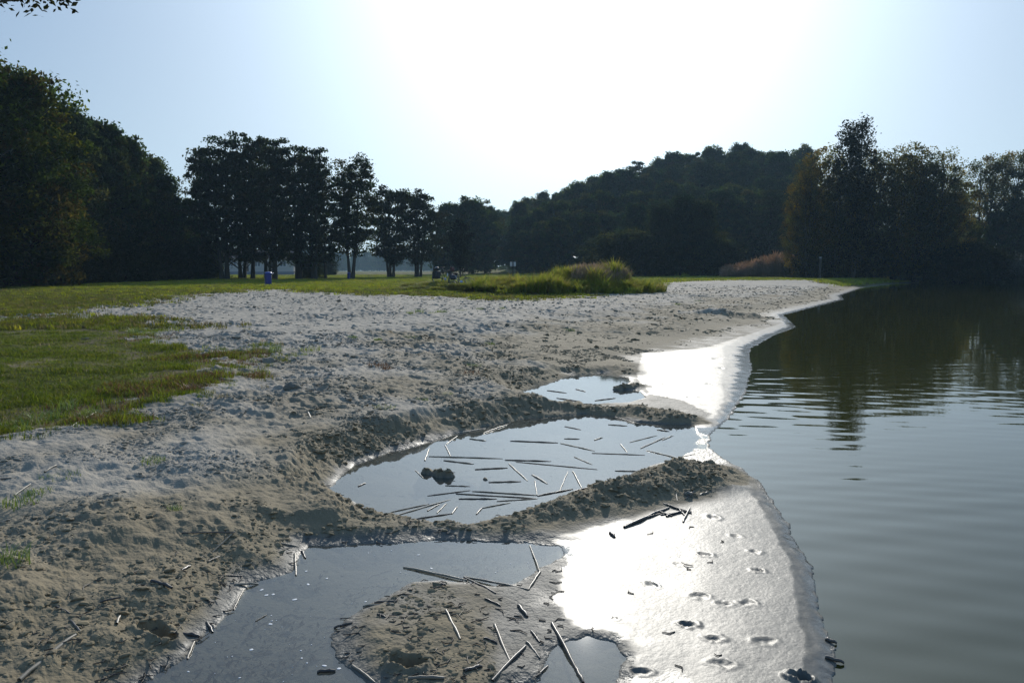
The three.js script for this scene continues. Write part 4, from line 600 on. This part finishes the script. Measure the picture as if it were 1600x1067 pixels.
function bicycle(pack) {
  const g = new THREE.Group(), tyre = std(.018, .018, .02, .7), frame = std(.02, .022, .03, .35), chrome = std(.6, .6, .6, .25, { metalness: .9 }), R = .34;
  for (const wx of [-.52, .53]) { const w = new THREE.Group(); w.name = 'wheel'; g.add(w); w.position.set(wx, R, 0); part(w, 'tyre', new THREE.TorusGeometry(R - .02, .022, 8, 36), tyre); part(w, 'rim', new THREE.TorusGeometry(R - .045, .01, 6, 36), chrome); const sp = []; for (let i = 0; i < 14; i++) { const a = i / 14 * 6.28; sp.push(bar([0, 0, .02 * (i % 2 ? 1 : -1)], [Math.cos(a) * (R - .05), Math.sin(a) * (R - .05), 0], .0025, 4)); } part(w, 'spokes', mergeGeometries(sp), chrome, 'stuff'); }
  part(g, 'frame', mergeGeometries([bar([-.52, R, 0], [-.05, .3, 0], .014), bar([-.52, R, 0], [-.18, .8, 0], .012), bar([-.05, .3, 0], [-.2, .88, 0], .018), bar([-.05, .3, 0], [.36, .72, 0], .02), bar([-.18, .8, 0], [.34, .82, 0], .018)]), frame);
  part(g, 'fork', mergeGeometries([bar([.32, .92, 0], [.38, .66, 0], .018), bar([.38, .66, .05], [.53, R, .05], .013), bar([.38, .66, -.05], [.53, R, -.05], .013)]), frame);
  part(g, 'handlebar', mergeGeometries([bar([.31, .92, 0], [.3, 1.04, 0], .016), bar([.3, 1.04, -.28], [.3, 1.04, .28], .013), bar([.3, 1.04, .28], [.18, 1.02, .33], .017), bar([.3, 1.04, -.28], [.18, 1.02, -.33], .017)]), darkMat);
  const s = new RoundedBoxGeometry(.27, .07, .17, 3, .03); s.translate(-.22, .95, 0); part(g, 'saddle', s, darkMat);
  part(g, 'crank', mergeGeometries([cyl(.09, .09, .012).rotateX(Math.PI / 2).translate(-.05, .3, .04), bar([-.05, .3, .06], [.06, .18, .06], .012), bar([-.05, .3, -.06], [-.16, .42, -.06], .012)]), chrome);
  part(g, 'rear_rack', mergeGeometries([bar([-.8, .72, .06], [-.3, .74, .06], .008), bar([-.8, .72, -.06], [-.3, .74, -.06], .008), bar([-.7, .72, .08], [-.52, R, .06], .008), bar([-.7, .72, -.08], [-.52, R, -.06], .008)]), darkMat);
  if (pack) {
    for (const sd of [-1, 1]) { part(g, 'pannier', new RoundedBoxGeometry(.36, .42, .17, 4, .05).translate(-.58, .52, sd * .17), darkMat); part(g, 'front_pannier', new RoundedBoxGeometry(.28, .32, .14, 4, .05).translate(.5, .45, sd * .15), sd > 0 ? std(.35, .38, .42, .5) : darkMat); }
    part(g, 'bedroll', new THREE.CapsuleGeometry(.11, .42, 6, 12).rotateX(Math.PI / 2).translate(-.6, .86, 0), darkMat); part(g, 'strap_buckle', new RoundedBoxGeometry(.12, .03, .1, 2, .01).translate(-.58, .98, .02), whiteMat);
    part(g, 'bar_bag', new RoundedBoxGeometry(.2, .22, .28, 4, .04).translate(.42, .9, 0), std(.1, .03, .035, .6)); part(g, 'bottle', new THREE.CapsuleGeometry(.04, .14, 6, 10).translate(.12, .55, 0), whiteMat);
  } else part(g, 'pannier', new RoundedBoxGeometry(.32, .34, .15, 4, .05).translate(-.58, .55, .16), darkMat);
  return g;
}
{
  const a = bicycle(true), [ax, az] = at(696, 47.3); a.position.set(ax, heightAt(ax, az) + .05, az); a.rotation.set(-.1, .45, 0); top(a, 'touring_bicycle', 'bicycle loaded with dark bags standing behind the grassy mound', 'bicycle');
  const b = bicycle(false), [bx, bz] = at(724, 46.6); b.position.set(bx, heightAt(bx, bz) + .03, bz); b.rotation.order = 'YXZ'; b.rotation.set(-.75, .5, 0); top(b, 'bicycle', 'second bicycle leaning low in the grass beside the loaded one', 'bicycle');
}
{ // pale house beyond the alders
  const g = new THREE.Group(), [x, z] = at(392, 190), wallM = std(.55, .50, .44, .85), glass = std(.05, .07, .09, .12), gy = heightAt(x, z); g.position.set(x, gy - .1, z);
  part(g, 'wall', new THREE.BoxGeometry(22, 3.4, 7).translate(0, 2.2, 0), wallM); part(g, 'plinth', new THREE.BoxGeometry(22.2, .9, 7.2).translate(0, .35, 0), std(.25, .25, .26));
  const rs = new THREE.Shape([new THREE.Vector2(-4.2, 0), new THREE.Vector2(4.2, 0), new THREE.Vector2(0, 2.2)]), rg = new THREE.ExtrudeGeometry(rs, { depth: 23, bevelEnabled: false }); rg.translate(0, 3.92, -11.5); rg.rotateY(Math.PI / 2); const rf = part(g, 'roof', rg, std(.16, .08, .06)); part(rf, 'chimney', new THREE.BoxGeometry(.7, 1.6, .7).translate(4, 5.9, .8), std(.25, .13, .1));
  for (const wx of [-9, -6, -3, 2.6, 5.6, 8.6]) { const w = part(g, 'window', new THREE.BoxGeometry(1.5, 1.3, .12).translate(wx, 2.6, 3.52), whiteMat); for (const s of [-.36, .36]) part(w, 'pane', new THREE.BoxGeometry(.6, 1.08, .06).translate(wx + s, 2.6, 3.57), glass); }
  const dr = part(g, 'door', new THREE.BoxGeometry(1.1, 2.1, .1).translate(0, 1.9, 3.52), std(.12, .07, .04)); part(dr, 'handle', new THREE.BoxGeometry(.06, .18, .08).translate(.4, 1.9, 3.6), postMat);
  top(g, 'low_house', 'pale low house with windows half hidden behind the alder row', 'house');
}
{ // gull in the air before the hill
  const g = new THREE.Group(), [x, z] = at(900, 90); g.position.set(x, topOf(403, 90), z);
  part(g, 'body', new THREE.LatheGeometry([[0, -.22], [.03, -.2], [.06, -.1], [.07, 0], [.055, .1], [.04, .15], [.03, .19], [.008, .23], [0, .24]].map(([r, y]) => new THREE.Vector2(r, y)), 12).rotateZ(-Math.PI / 2), whiteMat);
  for (const s of [-1, 1]) { const w = new THREE.Shape(); w.moveTo(.09, 0); w.quadraticCurveTo(.12, .25, .03, .5); w.lineTo(-.1, .52); w.quadraticCurveTo(-.05, .25, -.09, 0); const wg = new THREE.ExtrudeGeometry(w, { depth: .012, bevelEnabled: false }); wg.rotateX(s * (Math.PI / 2 - .35)); part(g, 'wing', wg, whiteMat); }
  g.rotation.y = .5; top(g, 'white_gull', 'small white gull flying in front of the wooded hill', 'bird');
}
renderer.render(scene, camera);
